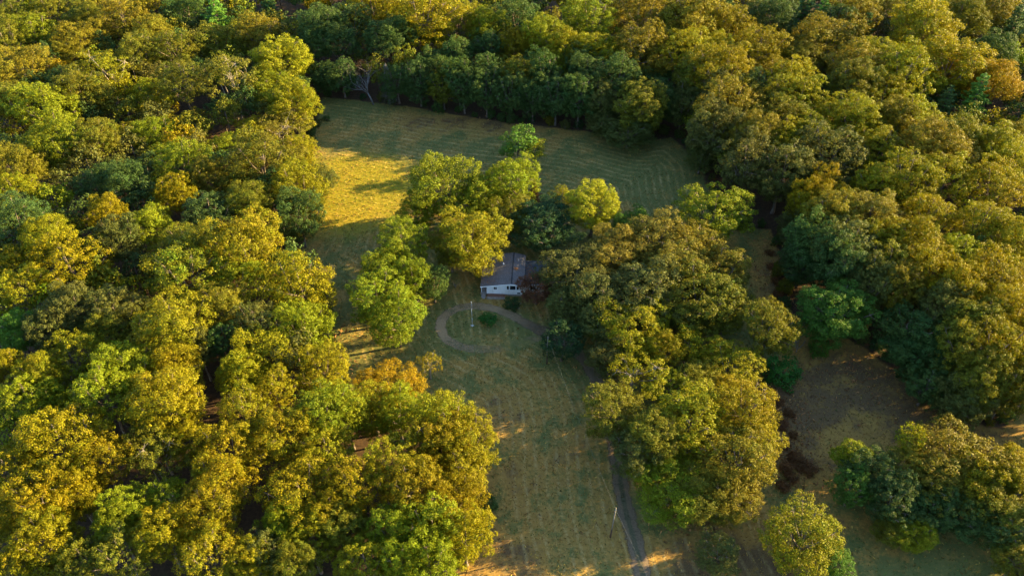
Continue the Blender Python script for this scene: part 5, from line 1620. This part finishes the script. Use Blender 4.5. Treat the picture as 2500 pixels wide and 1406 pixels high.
BARE = [('dead_tree', (-42.5, 221.5, 0.0), 15.5, 0.26, 3, 'bare grey dead tree standing in front of the dark tree line', {'spread': 0.42, 'levels': 5, 'first': 0.28, 'lean': (-3, 0)}), ('bare_shrub', (58.7, 115.5, 0.0), 6.5, 0.1, 4, 'bare grey-brown shrub of thin twigs at the meadow side of the grove', {'levels': 4, 'first': 0.12, 'spread': 0.35, 'cat': 'shrub'}), ('brush_pile', (26.2, 162.1, 0.0), 2.6, 0.08, 5, 'pale tangle of dead branches at the edge of the mown field', {'levels': 3, 'first': 0.1, 'spread': 0.9, 'cat': 'brush'}), ('brush_pile', (-12.8, 135.9, 0.0), 3.2, 0.08, 6, 'bare pale branches under the yellow tree beside the house', {'levels': 3, 'first': 0.1, 'spread': 0.9, 'cat': 'brush'}), ('fallen_branch', (-20.1, 104.8, 0.0), 3.0, 0.09, 7, 'pale bare branches under the thin gold-leaved tree', {'levels': 3, 'first': 0.1, 'spread': 0.9, 'cat': 'branch'}), ('bare_shrub', (-115.3, 163.8, 0.0), 6.0, 0.1, 8, 'bare brown brush in the gap of the wide wood', {'levels': 3, 'first': 0.12, 'spread': 0.6, 'cat': 'shrub'})]
STONES = [(-6.29, 132.41, 0.45), (1.08, 129.96, 0.3), (1.44, 129.03, 0.3), (1.81, 130.5, 0.25)]

# ---------------------------------------------------------------- ground
def inside_mask(X, Y, poly):
    c = np.zeros(X.shape, bool)
    for i in range(len(poly)):
        x1, y1 = poly[i]; x2, y2 = poly[i - 1]
        if y1 == y2: continue
        cond = ((y1 > Y) != (y2 > Y)) & (X < (x2 - x1) * (Y - y1) / (y2 - y1) + x1)
        c ^= cond
    return c

def line_distance(X, Y, pts, closed=False):
    m = np.full(X.shape, 1e9)
    n = len(pts)
    for i in range(0 if closed else 1, n):
        x1, y1 = pts[i - 1]; x2, y2 = pts[i]
        dx, dy = x2 - x1, y2 - y1
        t = np.clip(((X - x1) * dx + (Y - y1) * dy) / (dx * dx + dy * dy + 1e-9), 0, 1)
        m = np.minimum(m, np.hypot(X - x1 - t * dx, Y - y1 - t * dy))
    return m

def field_values(X, Y):
    ins = inside_mask(X, Y, CLEAR)
    d = line_distance(X, Y, CLEAR, True)
    sdist = np.where(ins, d, -d)
    clear = np.clip(.5 + sdist / 3.0, 0, 1)
    # hay rows: round the outline in the back field, along the drive in the front lawn
    front = np.clip((128 - Y) / 18.0, 0, 1)
    ring = d
    along = line_distance(X, Y, DRIVE, False)
    back = (Y > 119)
    ring = np.where(Y > 163, line_distance(X, Y, CLEAR[:9]), line_distance(X, Y, CLEAR[28:]))
    ringv = np.where(back, ring, along) + .7 * np.sin(X * .11 + 1) + .5 * np.sin(Y * .13 + X * .05) + .12 * np.sin(X * .9 + Y * .7)
    rows = np.where(back, .7, .6) * np.clip((d - 1.5) / 4, 0, 1)
    rows = np.where((X > 42) & (Y < 172), 0.0, rows)
    dry = np.full(X.shape, .30)
    dry += .26 * np.sin(.31 * X + 1.7 * np.sin(.17 * Y)) * np.sin(.24 * Y + 1.5 * np.sin(.19 * X))
    dry += .22 * np.sin(.83 * X + 2.1 * np.sin(.41 * Y)) * np.sin(.71 * Y + 1.9 * np.sin(.53 * X))
    for cx, cy, rx, ry, v in DRY:
        dry += v * np.exp(-(((X - cx) / rx) ** 2 + ((Y - cy) / ry) ** 2))
    return clear, ringv, rows, np.clip(dry, -.5, 1.6)

def build_ground():
    xs = np.arange(-150, 150.1, 2.0); ys = np.arange(40, 262.1, 2.0)
    X, Y = np.meshgrid(xs, ys)
    clear, ring, rows, dry = field_values(X, Y)
    nx, ny = len(xs), len(ys)
    co = np.stack([X, Y, np.zeros_like(X)], -1).reshape(-1, 3)
    idx = np.arange(nx * ny).reshape(ny, nx)
    F = np.stack([idx[:-1, :-1], idx[:-1, 1:], idx[1:, 1:], idx[1:, :-1]], -1).reshape(-1, 4)
    fc = clear.reshape(-1)[F].mean(1)
    sel = fc > .5
    def make(name, faces, extra_v=None, extra_f=None):
        used = np.unique(faces)
        remap = -np.ones(nx * ny, int); remap[used] = np.arange(len(used))
        v = [tuple(p) for p in co[used]]
        f = [tuple(int(k) for k in remap[q]) for q in faces]
        vals = {k: list(a.reshape(-1)[used]) for k, a in (('clear', clear), ('ring', ring), ('rows', rows), ('dry', dry))}
        if extra_v:
            b = len(v)
            v += extra_v; f += [tuple(b + k for k in q) for q in extra_f]
            for k in vals: vals[k] += [0.0] * len(extra_v)
        me = bpy.data.meshes.new(name)
        me.from_pydata(v, [], f)
        for k, a in vals.items():
            at = me.attributes.new(k, 'FLOAT', 'POINT')
            at.data.foreach_set('value', np.array(a, dtype=np.float32))
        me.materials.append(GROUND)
        me.update()
        return tag(link(name, me), kind='structure')
    x0, x1, y0, y1 = xs[0], xs[-1], ys[0], ys[-1]
    B = 4000.0
    ev = [(-B, -B, 0), (B, -B, 0), (B, B, 0), (-B, B, 0), (x0, y0, 0), (x1, y0, 0), (x1, y1, 0), (x0, y1, 0)]
    ef = [(0, 1, 5, 4), (1, 2, 6, 5), (2, 3, 7, 6), (3, 0, 4, 7)]
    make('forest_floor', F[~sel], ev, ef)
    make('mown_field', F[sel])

def catmull(pts, step=1.0):
    out = []
    P = [pts[0]] + list(pts) + [pts[-1]]
    for i in range(1, len(P) - 2):
        p0, p1, p2, p3 = (np.array(P[k], float) for k in (i - 1, i, i + 1, i + 2))
        n = max(2, int(np.linalg.norm(p2[:2] - p1[:2]) / step))
        for k in range(n):
            t = k / n
            out.append(.5 * ((2 * p1) + (-p0 + p2) * t + (2 * p0 - 5 * p1 + 4 * p2 - p3) * t * t + (-p0 + 3 * p1 - 3 * p2 + p3) * t ** 3))
    out.append(np.array(P[-2], float))
    return out

def build_driveway(name, pts, z, half, mat):
    """pts: x, y, wear, median"""
    C = catmull(pts, 1.0)
    us = [-1, -.7, -.4, -.15, .15, .4, .7, 1]
    v = []; across = []; wear = []; med = []
    for i, p in enumerate(C):
        d = C[min(i + 1, len(C) - 1)][:2] - C[max(i - 1, 0)][:2]
        d = d / max(1e-6, np.linalg.norm(d))
        nrm = np.array([-d[1], d[0]])
        for u in us:
            q = p[:2] + nrm * u * half
            v.append((q[0], q[1], z)); across.append(abs(u)); wear.append(p[2]); med.append(p[3])
    n = len(us)
    f = [(i * n + k, (i + 1) * n + k, (i + 1) * n + k + 1, i * n + k + 1) for i in range(len(C) - 1) for k in range(n - 1)]
    f = [q[::-1] for q in f]
    me = bpy.data.meshes.new(name)
    me.from_pydata(v, [], f)
    for nm, a in (('across', across), ('wear', wear), ('median', med)):
        at = me.attributes.new(nm, 'FLOAT', 'POINT'); at.data.foreach_set('value', np.array(a, dtype=np.float32))
    me.materials.append(mat); me.update()
    return tag(link(name, me), kind='structure')

build_ground()
build_driveway('driveway', DRIVE_PTS, .012, 1.75, GRAVEL)
build_driveway('turning_circle', CIRCLE_PTS, .008, 1.35, DIRT)

# ---------------------------------------------------------------- grass and weeds
def scatter_blades(name, n, accept, size, seed, colours, label, cat='grass', cluster=None):
    rs = np.random.default_rng(seed)
    X = rs.uniform(-62, 125, n); Y = rs.uniform(55, 236, n)
    k, C = accept(X, Y, rs)
    X, Y, C = X[k], Y[k], C[k]
    m = len(X)
    P = np.stack([X, Y, np.zeros(m)], 1)
    a = rs.uniform(0, 6.283, m); h = rs.uniform(size[0], size[1], m); w = h * rs.uniform(.5, 1.1, m)
    t = np.stack([np.cos(a), np.sin(a), np.zeros(m)], 1)
    lean = rs.normal(size=(m, 3)) * .9 * h[:, None]; lean[:, 2] = 0
    up = np.array([0, 0, 1.0]) * h[:, None] + lean
    V = np.stack([P - t * w[:, None] * .25, P + t * w[:, None] * .25, P + t * w[:, None] * .5 + up, P - t * w[:, None] * .5 + up * .8], 1)
    tint = np.concatenate([colours[C] * rs.uniform(.7, 1.3, (m, 1)), np.full((m, 1), .4)], 1)
    me = quad_mesh(name, V, LEAF_TINT, rs.uniform(.2, .8, m), rs.uniform(0, 1, m), tint)
    o = link(name, me)
    tag(o, label, cat, kind='stuff')
    return o

GRASSC = np.array([(0.080, 0.108, 0.024), (0.135, 0.128, 0.028), (0.34, 0.218, 0.058), (0.22, 0.136, 0.034), (0.15, 0.082, 0.040)])
def accept_grass(X, Y, rs):
    clear, ring, rows, dry = field_values(X, Y)
    k = (clear > .6) & (line_distance(X, Y, DRIVE) > 1.9) & (line_distance(X, Y, [p[:2] for p in CIRCLE_PTS]) > 1.2)
    k &= ~((X > -7.3) & (X < 8.5) & (Y > 130.9) & (Y < 145))
    fr = (ring * .52) % 1.0
    onrow = (np.abs(fr - .5) > .33) & (rs.uniform(size=len(X)) < .95 * rows)
    C = np.where(rs.uniform(size=len(X)) < .25 + .6 * np.clip(dry, 0, 1), 2 + rs.integers(0, 2, len(X)), rs.integers(0, 2, len(X)))
    C = np.where(onrow, 2, C)
    k &= onrow | (rs.uniform(size=len(X)) < .55)
    C = np.where((dry > .95) & (rs.uniform(size=len(X)) < .5), 4, C)
    return k, C
scatter_blades('mown_grass', 330000, accept_grass, (.10, .26), 5, GRASSC, 'short mown grass with dry hay rows covering the clearing')
def accept_weeds(X, Y, rs):
    k = np.zeros(len(X), bool)
    for cx, cy, rx, ry, dn in WEEDS:
        q = ((X - cx) / rx) ** 2 + ((Y - cy) / ry) ** 2
        k |= (rs.uniform(size=len(X)) < dn * np.exp(-q * 1.6))
    k &= line_distance(X, Y, DRIVE) > 2.0
    return k, rs.integers(0, 3, len(X))
scatter_blades('dry_weeds', 260000, accept_weeds, (.15, .42), 6, np.array([(0.30, 0.135, 0.055), (0.36, 0.190, 0.075), (0.25, 0.125, 0.055)]), 'patches of tall brown dry weeds in the meadow', 'weeds')

def accept_sun_patch(X, Y, rs):  # short blades tinted yellow, painting stronger sunlight onto the lit corner
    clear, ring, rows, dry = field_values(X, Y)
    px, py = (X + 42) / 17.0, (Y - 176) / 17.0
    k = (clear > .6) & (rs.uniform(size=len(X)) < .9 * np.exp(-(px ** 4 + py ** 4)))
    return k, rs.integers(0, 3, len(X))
scatter_blades('sun_patch_grass', 200000, accept_sun_patch, (.08, .18), 9, np.array([(0.27, 0.225, 0.006), (0.33, 0.22, 0.006), (0.20, 0.20, 0.006)]), 'short grass coloured yellow as painted sunlight in the corner of the mown field')

# ---------------------------------------------------------------- trees
rt = random.Random(77)
def place_tree(x, y, w, h, kind, colour, label, cat, group, name):
    tp = rt.choice(TEMPL[kind])
    root = empty(name, (x, y, 0.0), rt.uniform(0, 6.283))
    root.scale = (w / tp['w'], w / tp['w'] * rt.uniform(.93, 1.07), h / tp['h'])
    base, turn, word = PALETTE[colour]
    v = rt.uniform(.9, 1.12)
    j = [v * rt.uniform(.95, 1.05) for _ in range(3)]
    if kind == 'pine': base = tuple(1.45 * q for q in base)
    c = (base[0] * j[0], base[1] * j[1], base[2] * j[2], min(1.0, turn * rt.uniform(.7, 1.2)))
    for nm, key in (('crown', 'crown'), ('trunk', 'trunk'), ('branches', 'branches')):
        if tp[key] is None: continue
        if kind == 'bush': nm = {'crown': 'foliage', 'branches': 'stems'}[key]
        ch = link(nm, tp[key], root)
        ch.color = c
    tag(root, label, cat, group)
    return root

ZONES = {'W': ('in the wood across the lawn', 'edging the wood across the lawn', 'trees of the wood across the lawn'),
         'N': ('behind the mown hay field', 'lining the mown hay field', 'trees of the line behind the hay field'),
         'R': ('in the wood beyond the meadow', 'edging the wood beyond the meadow', 'trees of the wood beyond the meadow'),
         'G': ('in the driveway grove', 'in the driveway grove', 'trees of the driveway grove'),
         'C': ('in the meadow clump', 'in the meadow clump', 'trees of the meadow clump')}
for x, y, w, h, kind, c, zone, lab in TREES:
    name = {'broad': 'broadleaf_tree', 'low': 'broadleaf_tree', 'sparse': 'broadleaf_tree', 'small': 'young_tree', 'pine': 'pine_tree', 'bush': 'shrub'}[kind]
    word = PALETTE[c][2]
    if lab is None:
        inner, edge, group = ZONES[zone]
        size = 'small' if h < 11 else ('tall' if h > 17.5 else 'mid-height')
        shape = {'broad': 'broad-crowned tree' if w > 12 else 'round-crowned tree', 'low': 'tree leafy to the ground', 'sparse': 'thin-crowned tree', 'small': 'slender tree', 'pine': 'layered pine', 'bush': 'shrub'}[kind]
        dd = float(line_distance(np.array([x]), np.array([y]), CLEAR, True)[0])
        near = sorted(((q[0] - x) ** 2 + (q[1] - y) ** 2, ('pine' if q[4] == 'pine' else PALETTE[q[5]][2])) for q in TREES if q[6] == zone)[1:3]
        n1, n2 = sorted(q[1] for q in near)
        by = f'between two {n1} ones' if n1 == n2 else f'between {n1} and {n2} ones'
        lab = f'{size} {word} {shape} {by} {edge if dd < 9 else inner}'
        if len(lab.split()) > 16: lab = lab[len(size) + 1:]
        if len(lab.split()) > 16: lab = lab.replace('leafy to the ground', 'with low foliage')
    else:
        group = None
    place_tree(x, y, w, h, kind, c, lab, 'shrub' if kind == 'bush' else ('pine' if kind == 'pine' else 'tree'), group, name)

for x, y, w, h, kind, c, zone, lab in BUSHES:
    place_tree(x, y, w, h, 'bush', c, f"low {PALETTE[c][2]} shrub along the foot of the woodland edge", 'shrub', 'shrubs along the woodland edge', 'shrub')

for x, y, w, h in SCRUB:
    place_tree(x, y, w, h, 'bush', 'b', 'low rust-brown scrub bush in the strip between the grove and the meadow', 'shrub', 'rust-brown scrub beside the grove', 'scrub_bush')

# the rest of the wood: understorey between the counted trees and the wood that goes on outside the view
def build_woodland():
    protos = []
    for i in range(8):                                    # four finer crowns for the understorey in view, four coarse ones for the wood around
        rs = np.random.default_rng(900 + i)
        V, T, J, L, cl = lobed_crown(rs, 5.0, 4.6, 9.2, n_lobe=15, clump=1.1, dens=32 if i < 4 else 20, spacing=1.8, leaf=(.46, .72) if i < 4 else (.75, 1.1), under=-.5)
        w, h = measured(V)
        tr, br = trunk_and_limbs(rs, 0, 8.5, .3, L[:5])
        protos.append((V, T, J, w, h, tr))
    Q = []; TT = []; JJ = []; CC = []
    tm = MB()
    for x, y, w, h, kind, c, zone, lab in FILL:
        V, T, J, pw, ph, tr = protos[rt.randrange(4) + (0 if h < 15.6 else 4)]
        a = rt.uniform(0, 6.283); ca, sa = math.cos(a), math.sin(a)
        s = w / pw; sz = h / ph
        W = np.empty_like(V)
        W[..., 0] = (V[..., 0] * ca - V[..., 1] * sa) * s + x
        W[..., 1] = (V[..., 0] * sa + V[..., 1] * ca) * s + y
        W[..., 2] = V[..., 2] * sz
        Q.append(W); TT.append(T); JJ.append(J)
        b, turn, word = PALETTE[c]
        col4 = np.array([b[0] * rt.uniform(.9, 1.1), b[1] * rt.uniform(.9, 1.1), b[2], turn])
        CC.append(np.tile(col4, (len(V), 1)))
        tm.tube([(x, y, -.1), (x + rt.uniform(-.3, .3), y + rt.uniform(-.3, .3), h * .35), (x, y, h * .7)], [.26, .2, .08], 6)
    me = quad_mesh('woodland', np.concatenate(Q), LEAF_TINT, np.concatenate(TT), np.concatenate(JJ), np.concatenate(CC))
    o = tag(link('woodland', me), 'dense understorey of mixed trees filling the woods between the taller crowns', 'woodland', kind='stuff')
    tag(tm.build('trunks', BARK, o, True), kind='stuff')
build_woodland()

# ---------------------------------------------------------------- dead trees and bare shrubs
def bare_tree(name, loc, H, R0, seed, label, spread=.55, levels=4, lean=(0, 0), cat='dead tree', mat=None, first=.42, kids=(2, 4)):
    rs = random.Random(seed)
    root = empty(name, loc, rs.uniform(0, 6.28) if lean == (0, 0) else 0)
    tr = MB(); br = MB()
    top = Vector((lean[0] * .5, lean[1] * .5, H * first))
    tr.tube([(0, 0, -.15), tuple(top * .5 + Vector((.1, 0, 0))), tuple(top)], [R0 * 1.2, R0, R0 * .75], 7)
    def grow(p, d, l, r, lv):
        pts = [p]; rad = [r]
        q = p
        for k in range(3):
            d = (d + Vector((rs.gauss(0, .16), rs.gauss(0, .16), rs.gauss(.05, .1)))).normalized()
            q = q + d * l / 3
            pts.append(q); rad.append(r * (1 - .2 * (k + 1)))
        br.tube(pts, rad, 5)
        if lv <= 0: return
        for k in range(rs.randint(*kids)):
            i = rs.randint(1, 3)
            nd = (d + Vector((rs.gauss(0, spread), rs.gauss(0, spread), rs.gauss(.1, spread * .6)))).normalized()
            grow(pts[i], nd, l * rs.uniform(.55, .8), rad[i] * .65, lv - 1)
    br.tube([tuple(top * .65), tuple(top * .85), tuple(top)], [R0 * .6] * 3, 5)
    for k in range(5):
        a = 6.283 * k / 5 + rs.uniform(-.4, .4)
        d = Vector((math.cos(a) * .7 + lean[0] * .12, math.sin(a) * .7 + lean[1] * .12, 1.0)).normalized()
        grow(top * rs.uniform(.75, 1.0), d, H * rs.uniform(.26, .36), R0 * .5, levels - 1)
    tr.build('trunk', mat or DEAD_WOOD, root, True)
    br.build('branches', mat or DEAD_WOOD, root, True)
    tag(root, label, cat)
    return root

for args in BARE:
    bare_tree(*args[:6], **args[6])

def dead_conifer(loc, H, seed):
    rs = random.Random(seed)
    root = empty('dead_conifer', loc)
    tr = MB(); br = MB()
    tr.tube([(0, 0, -.15), (.1, 0, H * .4), (.05, .1, H * .75), (-.05, 0, H)], [.28, .2, .11, .03], 7)
    z = 1.2
    while z < H - .4:
        t = z / H
        for k in range(4):
            a = rs.uniform(0, 6.283); l = (3.0 * (1 - t) + .4) * rs.uniform(.6, 1.1)
            e = Vector((math.cos(a) * l, math.sin(a) * l, z - l * .28))
            br.tube([(0, 0, z), tuple((Vector((0, 0, z)) + e) / 2 + Vector((0, 0, .1))), tuple(e)], [.06, .045, .02], 4)
            for q in range(4):
                s = Vector((0, 0, z)).lerp(e, rs.uniform(.35, .95))
                br.tube([tuple(s), tuple(s + Vector((rs.gauss(0, .35), rs.gauss(0, .35), rs.uniform(-.5, .05))))], [.03, .012], 3)
        z += rs.uniform(.35, .6)
    tr.build('trunk', DEAD_WOOD, root, True)
    br.build('branches', DEAD_WOOD, root, True)
    rs2 = np.random.default_rng(seed)
    n = 2600
    zz = rs2.uniform(.5, H - 1, n); rr = (3.0 * (1 - zz / H) + .2) * rs2.uniform(.1, 1, n) ** .6; aa = rs2.uniform(0, 6.283, n)
    P = np.stack([np.cos(aa) * rr, np.sin(aa) * rr, zz - rr * .25], 1)
    V = leaf_quads(rs2, P, rs2.normal(size=(n, 3)) + np.array([0, 0, .6]), rs2.uniform(.22, .45, n), .4)
    ch = link('crown', quad_mesh('crown', V, NEEDLE, rs2.uniform(.3, .6, n), rs2.uniform(0, 1, n)), root)
    ch.color = (.075, .078, .040, .4)
    tag(root, 'dying grey-green conifer with bare drooping boughs beside the dead grey tree', 'conifer')
dead_conifer((*DEAD_CONIFER, 0), 13.5, 8)

# ---------------------------------------------------------------- house
def build_house():
    root = empty('house', (HOUSE[0], HOUSE[1], 0.0), math.radians(-3.0))
    D = 10.4                        # depth of the main block
    zr = 3.75                       # ridge
    zl, zrr = 2.95, 3.25            # left and right eaves
    # walls: front gable with the porch notch at the left
    wall = MB()
    wall.prism([(-5.5, 0), (2.3, 0), (2.3, zrr - .20), (0, zr - .14), (-5.5, zl - .19)], 0, D)
    w = wall.build('wall', SIDING, root)
    MB().box(-5.56, 2.36, -.05, D + .05, -.1, .45).build('foundation', STONE, root)
    for x in (-5.46, 2.26):
        MB().box(x - .07, x + .07, -.045, -.003, .452, zl - .05).build('corner_board', TRIM, root)
    # roof
    r = MB(); r.prism([(-6.9, zl - .20), (-6.9, zl - .34), (0, zr - .14), (0, zr)][::-1], -.45, D + .4)
    rl = r.build('roof', ROOF, root); 
    r = MB(); r.prism([(.003, zr), (.003, zr - .14), (2.75, zrr - .30), (2.75, zrr - .16)][::-1], -.45, D + .4)
    r.build('roof', ROOF, root)
    rc = MB(); rc.prism([(-.16, zr + .0), (.16, zr - .01), (.0, zr + .06)], -.46, D + .41)
    rc.build('ridge_cap', DARK, rl)
    # white barge boards on the front gable
    b = MB()
    b.prism([(-6.95, zl - .42), (0, zr - .20), (0, zr + .03), (-6.95, zl - .18)], -.50, -.453)
    b.build('barge_board', TRIM, root)
    b = MB(); b.prism([(.004, zr - .20), (2.8, zrr - .37), (2.8, zrr - .13), (.004, zr + .03)], -.50, -.453)
    b.build('barge_board', TRIM, root)
    # porch at the left
    pr = MB(); pr.box(-6.9, -5.57, .0, 5.5, -.05, .68)
    pr.build('porch_floor', STONE, root)
    for yy in (.12, 2.6, 5.0):
        MB().box(-6.78, -6.66, yy, yy + .12, .682, zl - .36).build('porch_post', TRIM, root)
    d = MB().box(-5.575, -5.505, .8, 1.75, .70, 2.65).build('door', DOORM, root)
    MB().sphere((-5.62, 1.62, 1.65), .05, 6).build('handle', METAL, d, True)
    for k in range(3):
        MB().box(-6.75 + .05 * k, -5.75 - .05 * k, -.9 + .3 * k, -.602 + .3 * k, 0, .2 + .2 * k).build('step', STONE, root)
    # windows on the front wall
    def window(x0, x1, z0, z1, mull=(), y=0.0):
        g = MB().box(x0, x1, y - .03, y - .004, z0, z1).build('window', GLASS, root)
        fr = MB(); t = .09
        fr.box(x0 - t, x1 + t, y - .075, y - .005, z1 + .002, z1 + t)
        fr.box(x0 - t, x0 - .002, y - .075, y - .005, z0, z1)
        fr.box(x1 + .002, x1 + t, y - .075, y - .005, z0, z1)
        fr.build('frame', TRIM, g)
        MB().box(x0 - t - .05, x1 + t + .05, y - .14, y - .005, z0 - .08, z0 - .002).build('sill', TRIM, g)
        for m in mull:
            MB().box(m - .025, m + .025, y - .06, y - .031, z0 + .002, z1 - .002).build('muntin', TRIM, g)
    window(-3.95, -3.30, 1.75, 2.45, (-3.62,))
    window(-1.05, -.60, 1.85, 2.90)
    window(-.35, .85, 1.85, 2.95, ())
    window(1.10, 1.55, 1.85, 2.90)
    window(1.25, 1.95, .62, 1.05)
    # leaf-strewn brick terrace with a low edging in front of the left wall
    MB().box(-5.4, -1.5, -1.25, -.052, 0, .50).build('terrace', BRICKM, root)
    ed = MB().box(-5.5, -1.4, -1.42, -1.252, 0, .58); ed.build('terrace_edge', STONE, root)
    # dark flat-roofed wing on the right
    wg = MB(); wg.box(2.303, 7.4, 1.3, 9.0, 0, 2.55); wg.build('wing_wall', SIDING, root)
    wr = MB(); wr.prism([(2.37, 2.70), (2.37, 2.56), (7.7, 2.50), (7.7, 2.64)][::-1], .9, 9.4)
    wr.build('wing_roof', ROOF_DARK, root)
    MB().box(2.37, 7.7, .84, .897, 2.42, 2.70).build('fascia', TRIM, root)
    window(4.1, 5.2, 1.0, 2.0, (4.65,), 1.3)
    window(6.2, 6.9, 1.0, 2.0, (), 1.3)
    # vents and a patch of wind-blown leaves on the shingles
    v = MB(); v.tube([(-2.2, 6.6, 3.3), (-2.2, 6.6, 3.95)], [.14, .14], 10); v.build('roof_vent', METAL, root, True)
    v = MB(); v.tube([(1.2, 8.2, 3.3), (1.2, 8.2, 3.85)], [.07, .07], 8); v.build('vent_pipe', METAL, root, True)
    rs = np.random.default_rng(4)
    n = 520
    c = np.array([(.75, 5.2, .35, .3), (-5.3, .9, .9, .5), (2.0, 1.2, .5, .8), (4.6, 4.6, .9, 1.2), (3.6, 6.2, .5, 1.0)])[rs.integers(0, 5, n)]
    X = c[:, 0] + rs.normal(size=n) * c[:, 2]; Y = c[:, 1] + rs.normal(size=n) * c[:, 3]
    Z = np.where(X < 0, zr + X * (zr - zl + .2) / 6.9, np.where(X < 2.7, zr - X * (zr - zrr + .16) / 2.75, 2.72 - (X - 2.37) * .012)) + .02
    ok = (X > -6.8) & (X < 7.5) & (Y > -.3) & (Y < 9.2) & ~((X > 2.4) & (Y < 1.0))
    P = np.stack([X, Y, Z], 1)[ok]
    V = leaf_quads(rs, P, np.array([0, 0, 1.0]) + rs.normal(size=(len(P), 3)) * .15, rs.uniform(.10, .22, len(P)), .7)
    me = quad_mesh('fallen_leaves', V, LEAF_TINT, rs.uniform(.4, .9, len(P)), rs.uniform(0, 1, len(P)), np.tile(np.array([.30, .11, .03, .5]), (len(P), 1)))
    tag(link('fallen_leaves', me, root), kind='stuff')
    tag(root, 'low white house with brown shingle roof half hidden under the yellow tree', 'house')
build_house()

# ---------------------------------------------------------------- flagpole, utility poles, wires
fp = empty('flagpole', (*FLAG, 0))
MB().tube([(0, 0, .15), (0, 0, 2.4)], [.040, .038], 10).build('lower_pole', PAINT, fp, True)
MB().tube([(0, 0, 2.402), (0, 0, 5.1)], [.037, .034], 10).build('middle_pole', PAINT, fp, True)
MB().tube([(0, 0, 5.102), (0, 0, 5.5)], [.036, .034], 10).build('rusty_joint', RUST, fp, True)
MB().tube([(0, 0, 5.502), (0, 0, 6.8)], [.032, .028], 10).build('upper_pole', PAINT, fp, True)
MB().sphere((0, 0, 6.88), .09, 8).build('finial', PAINT, fp, True)
MB().box(-.35, .35, -.08, .08, 0, .12).box(-.08, .08, -.35, -.082, 0, .118).box(-.08, .08, .082, .35, 0, .118).build('cross_base', PAINT, fp)
MB().tube([(.09, 0, 1.1), (.1, .02, 1.2), (.1, 0, 6.7)], [.012, .012, .012], 4).build('halyard', PAINT, fp)
tag(fp, 'white flagpole with a rusty joint standing in the grass turning circle', 'flagpole')

def utility_pole(loc, H, label, lean, group):
    r = empty('utility_pole', (loc[0], loc[1], 0))
    r.rotation_euler = (0, math.radians(lean), 0)
    MB().tube([(0, 0, -.2), (0, 0, H * .26)], [.14, .13], 10).build('creosoted_foot', POLE_DARK, r, True)
    MB().tube([(0, 0, H * .26 + .002), (0, 0, H * .6), (0, 0, H)], [.128, .115, .095], 10).build('post', POLE_WOOD, r, True)
    for z in (H - .25, H - .95):
        br = MB().box(-.05, .05, -.30, -.1, z - .04, z + .04).build('bracket', WIREM, r)
        MB().tube([(0, -.26, z + .041), (0, -.26, z + .20)], [.06, .045], 8).build('insulator', WIREM, br, True)
    MB().box(-.16, .16, .13, .2, H - 1.6, H - 1.25).build('equipment_box', POLE_DARK, r)
    tag(r, label, 'utility pole', group)
    return r
utility_pole(POLE_A, 7.8, 'grey wooden utility pole against the dark bushy tree by the turning circle', 0, 'utility poles')
utility_pole(POLE_B, 8.4, 'pale wooden utility pole with dark foot on the lawn beside the driveway', 1.5, 'utility poles')

def wire(name, a, b, sag, label, seg=28):
    pts = []
    for i in range(seg + 1):
        t = i / seg
        p = Vector(a).lerp(Vector(b), t); p.z -= sag * 4 * t * (1 - t)
        pts.append(tuple(p))
    m = MB().tube(pts, [.005] * len(pts), 4).build(name, WIREM, None, True)
    tag(m, label, 'power line')
A = (POLE_A[0], POLE_A[1] - .26, 7.75); Bp = (POLE_B[0] + .2, POLE_B[1] - .26, 8.3)
wire('overhead_wire', A, Bp, .9, 'thin overhead wire strung between the two utility poles')
wire('overhead_wire', Bp, (POLE_B[0] + 14.0, POLE_B[1] - 42.0, 8.2), .8, 'thin overhead wire running from the pale utility pole along the driveway')

# ---------------------------------------------------------------- stepping stones and brush
for x, y, s in STONES:
    rs = random.Random(int(x * 100))
    m = MB(); n = 7
    ring = [(s * (0.8 + .3 * rs.random()) * math.cos(6.283 * k / n), s * (0.8 + .3 * rs.random()) * math.sin(6.283 * k / n)) for k in range(n)]
    b = len(m.v)
    m.v += [(a, c, -.03) for a, c in ring] + [(a * .9, c * .9, .07) for a, c in ring]
    m.f += [tuple(n + k for k in range(n))] + [(k, (k + 1) % n, n + (k + 1) % n, n + k) for k in range(n)]
    o = m.build('stepping_stone', STONE, None)
    o.location = (x, y, .02)
    tag(o, 'flat pale stone lying in the grass in front of the house', 'stone', 'stones in front of the house')
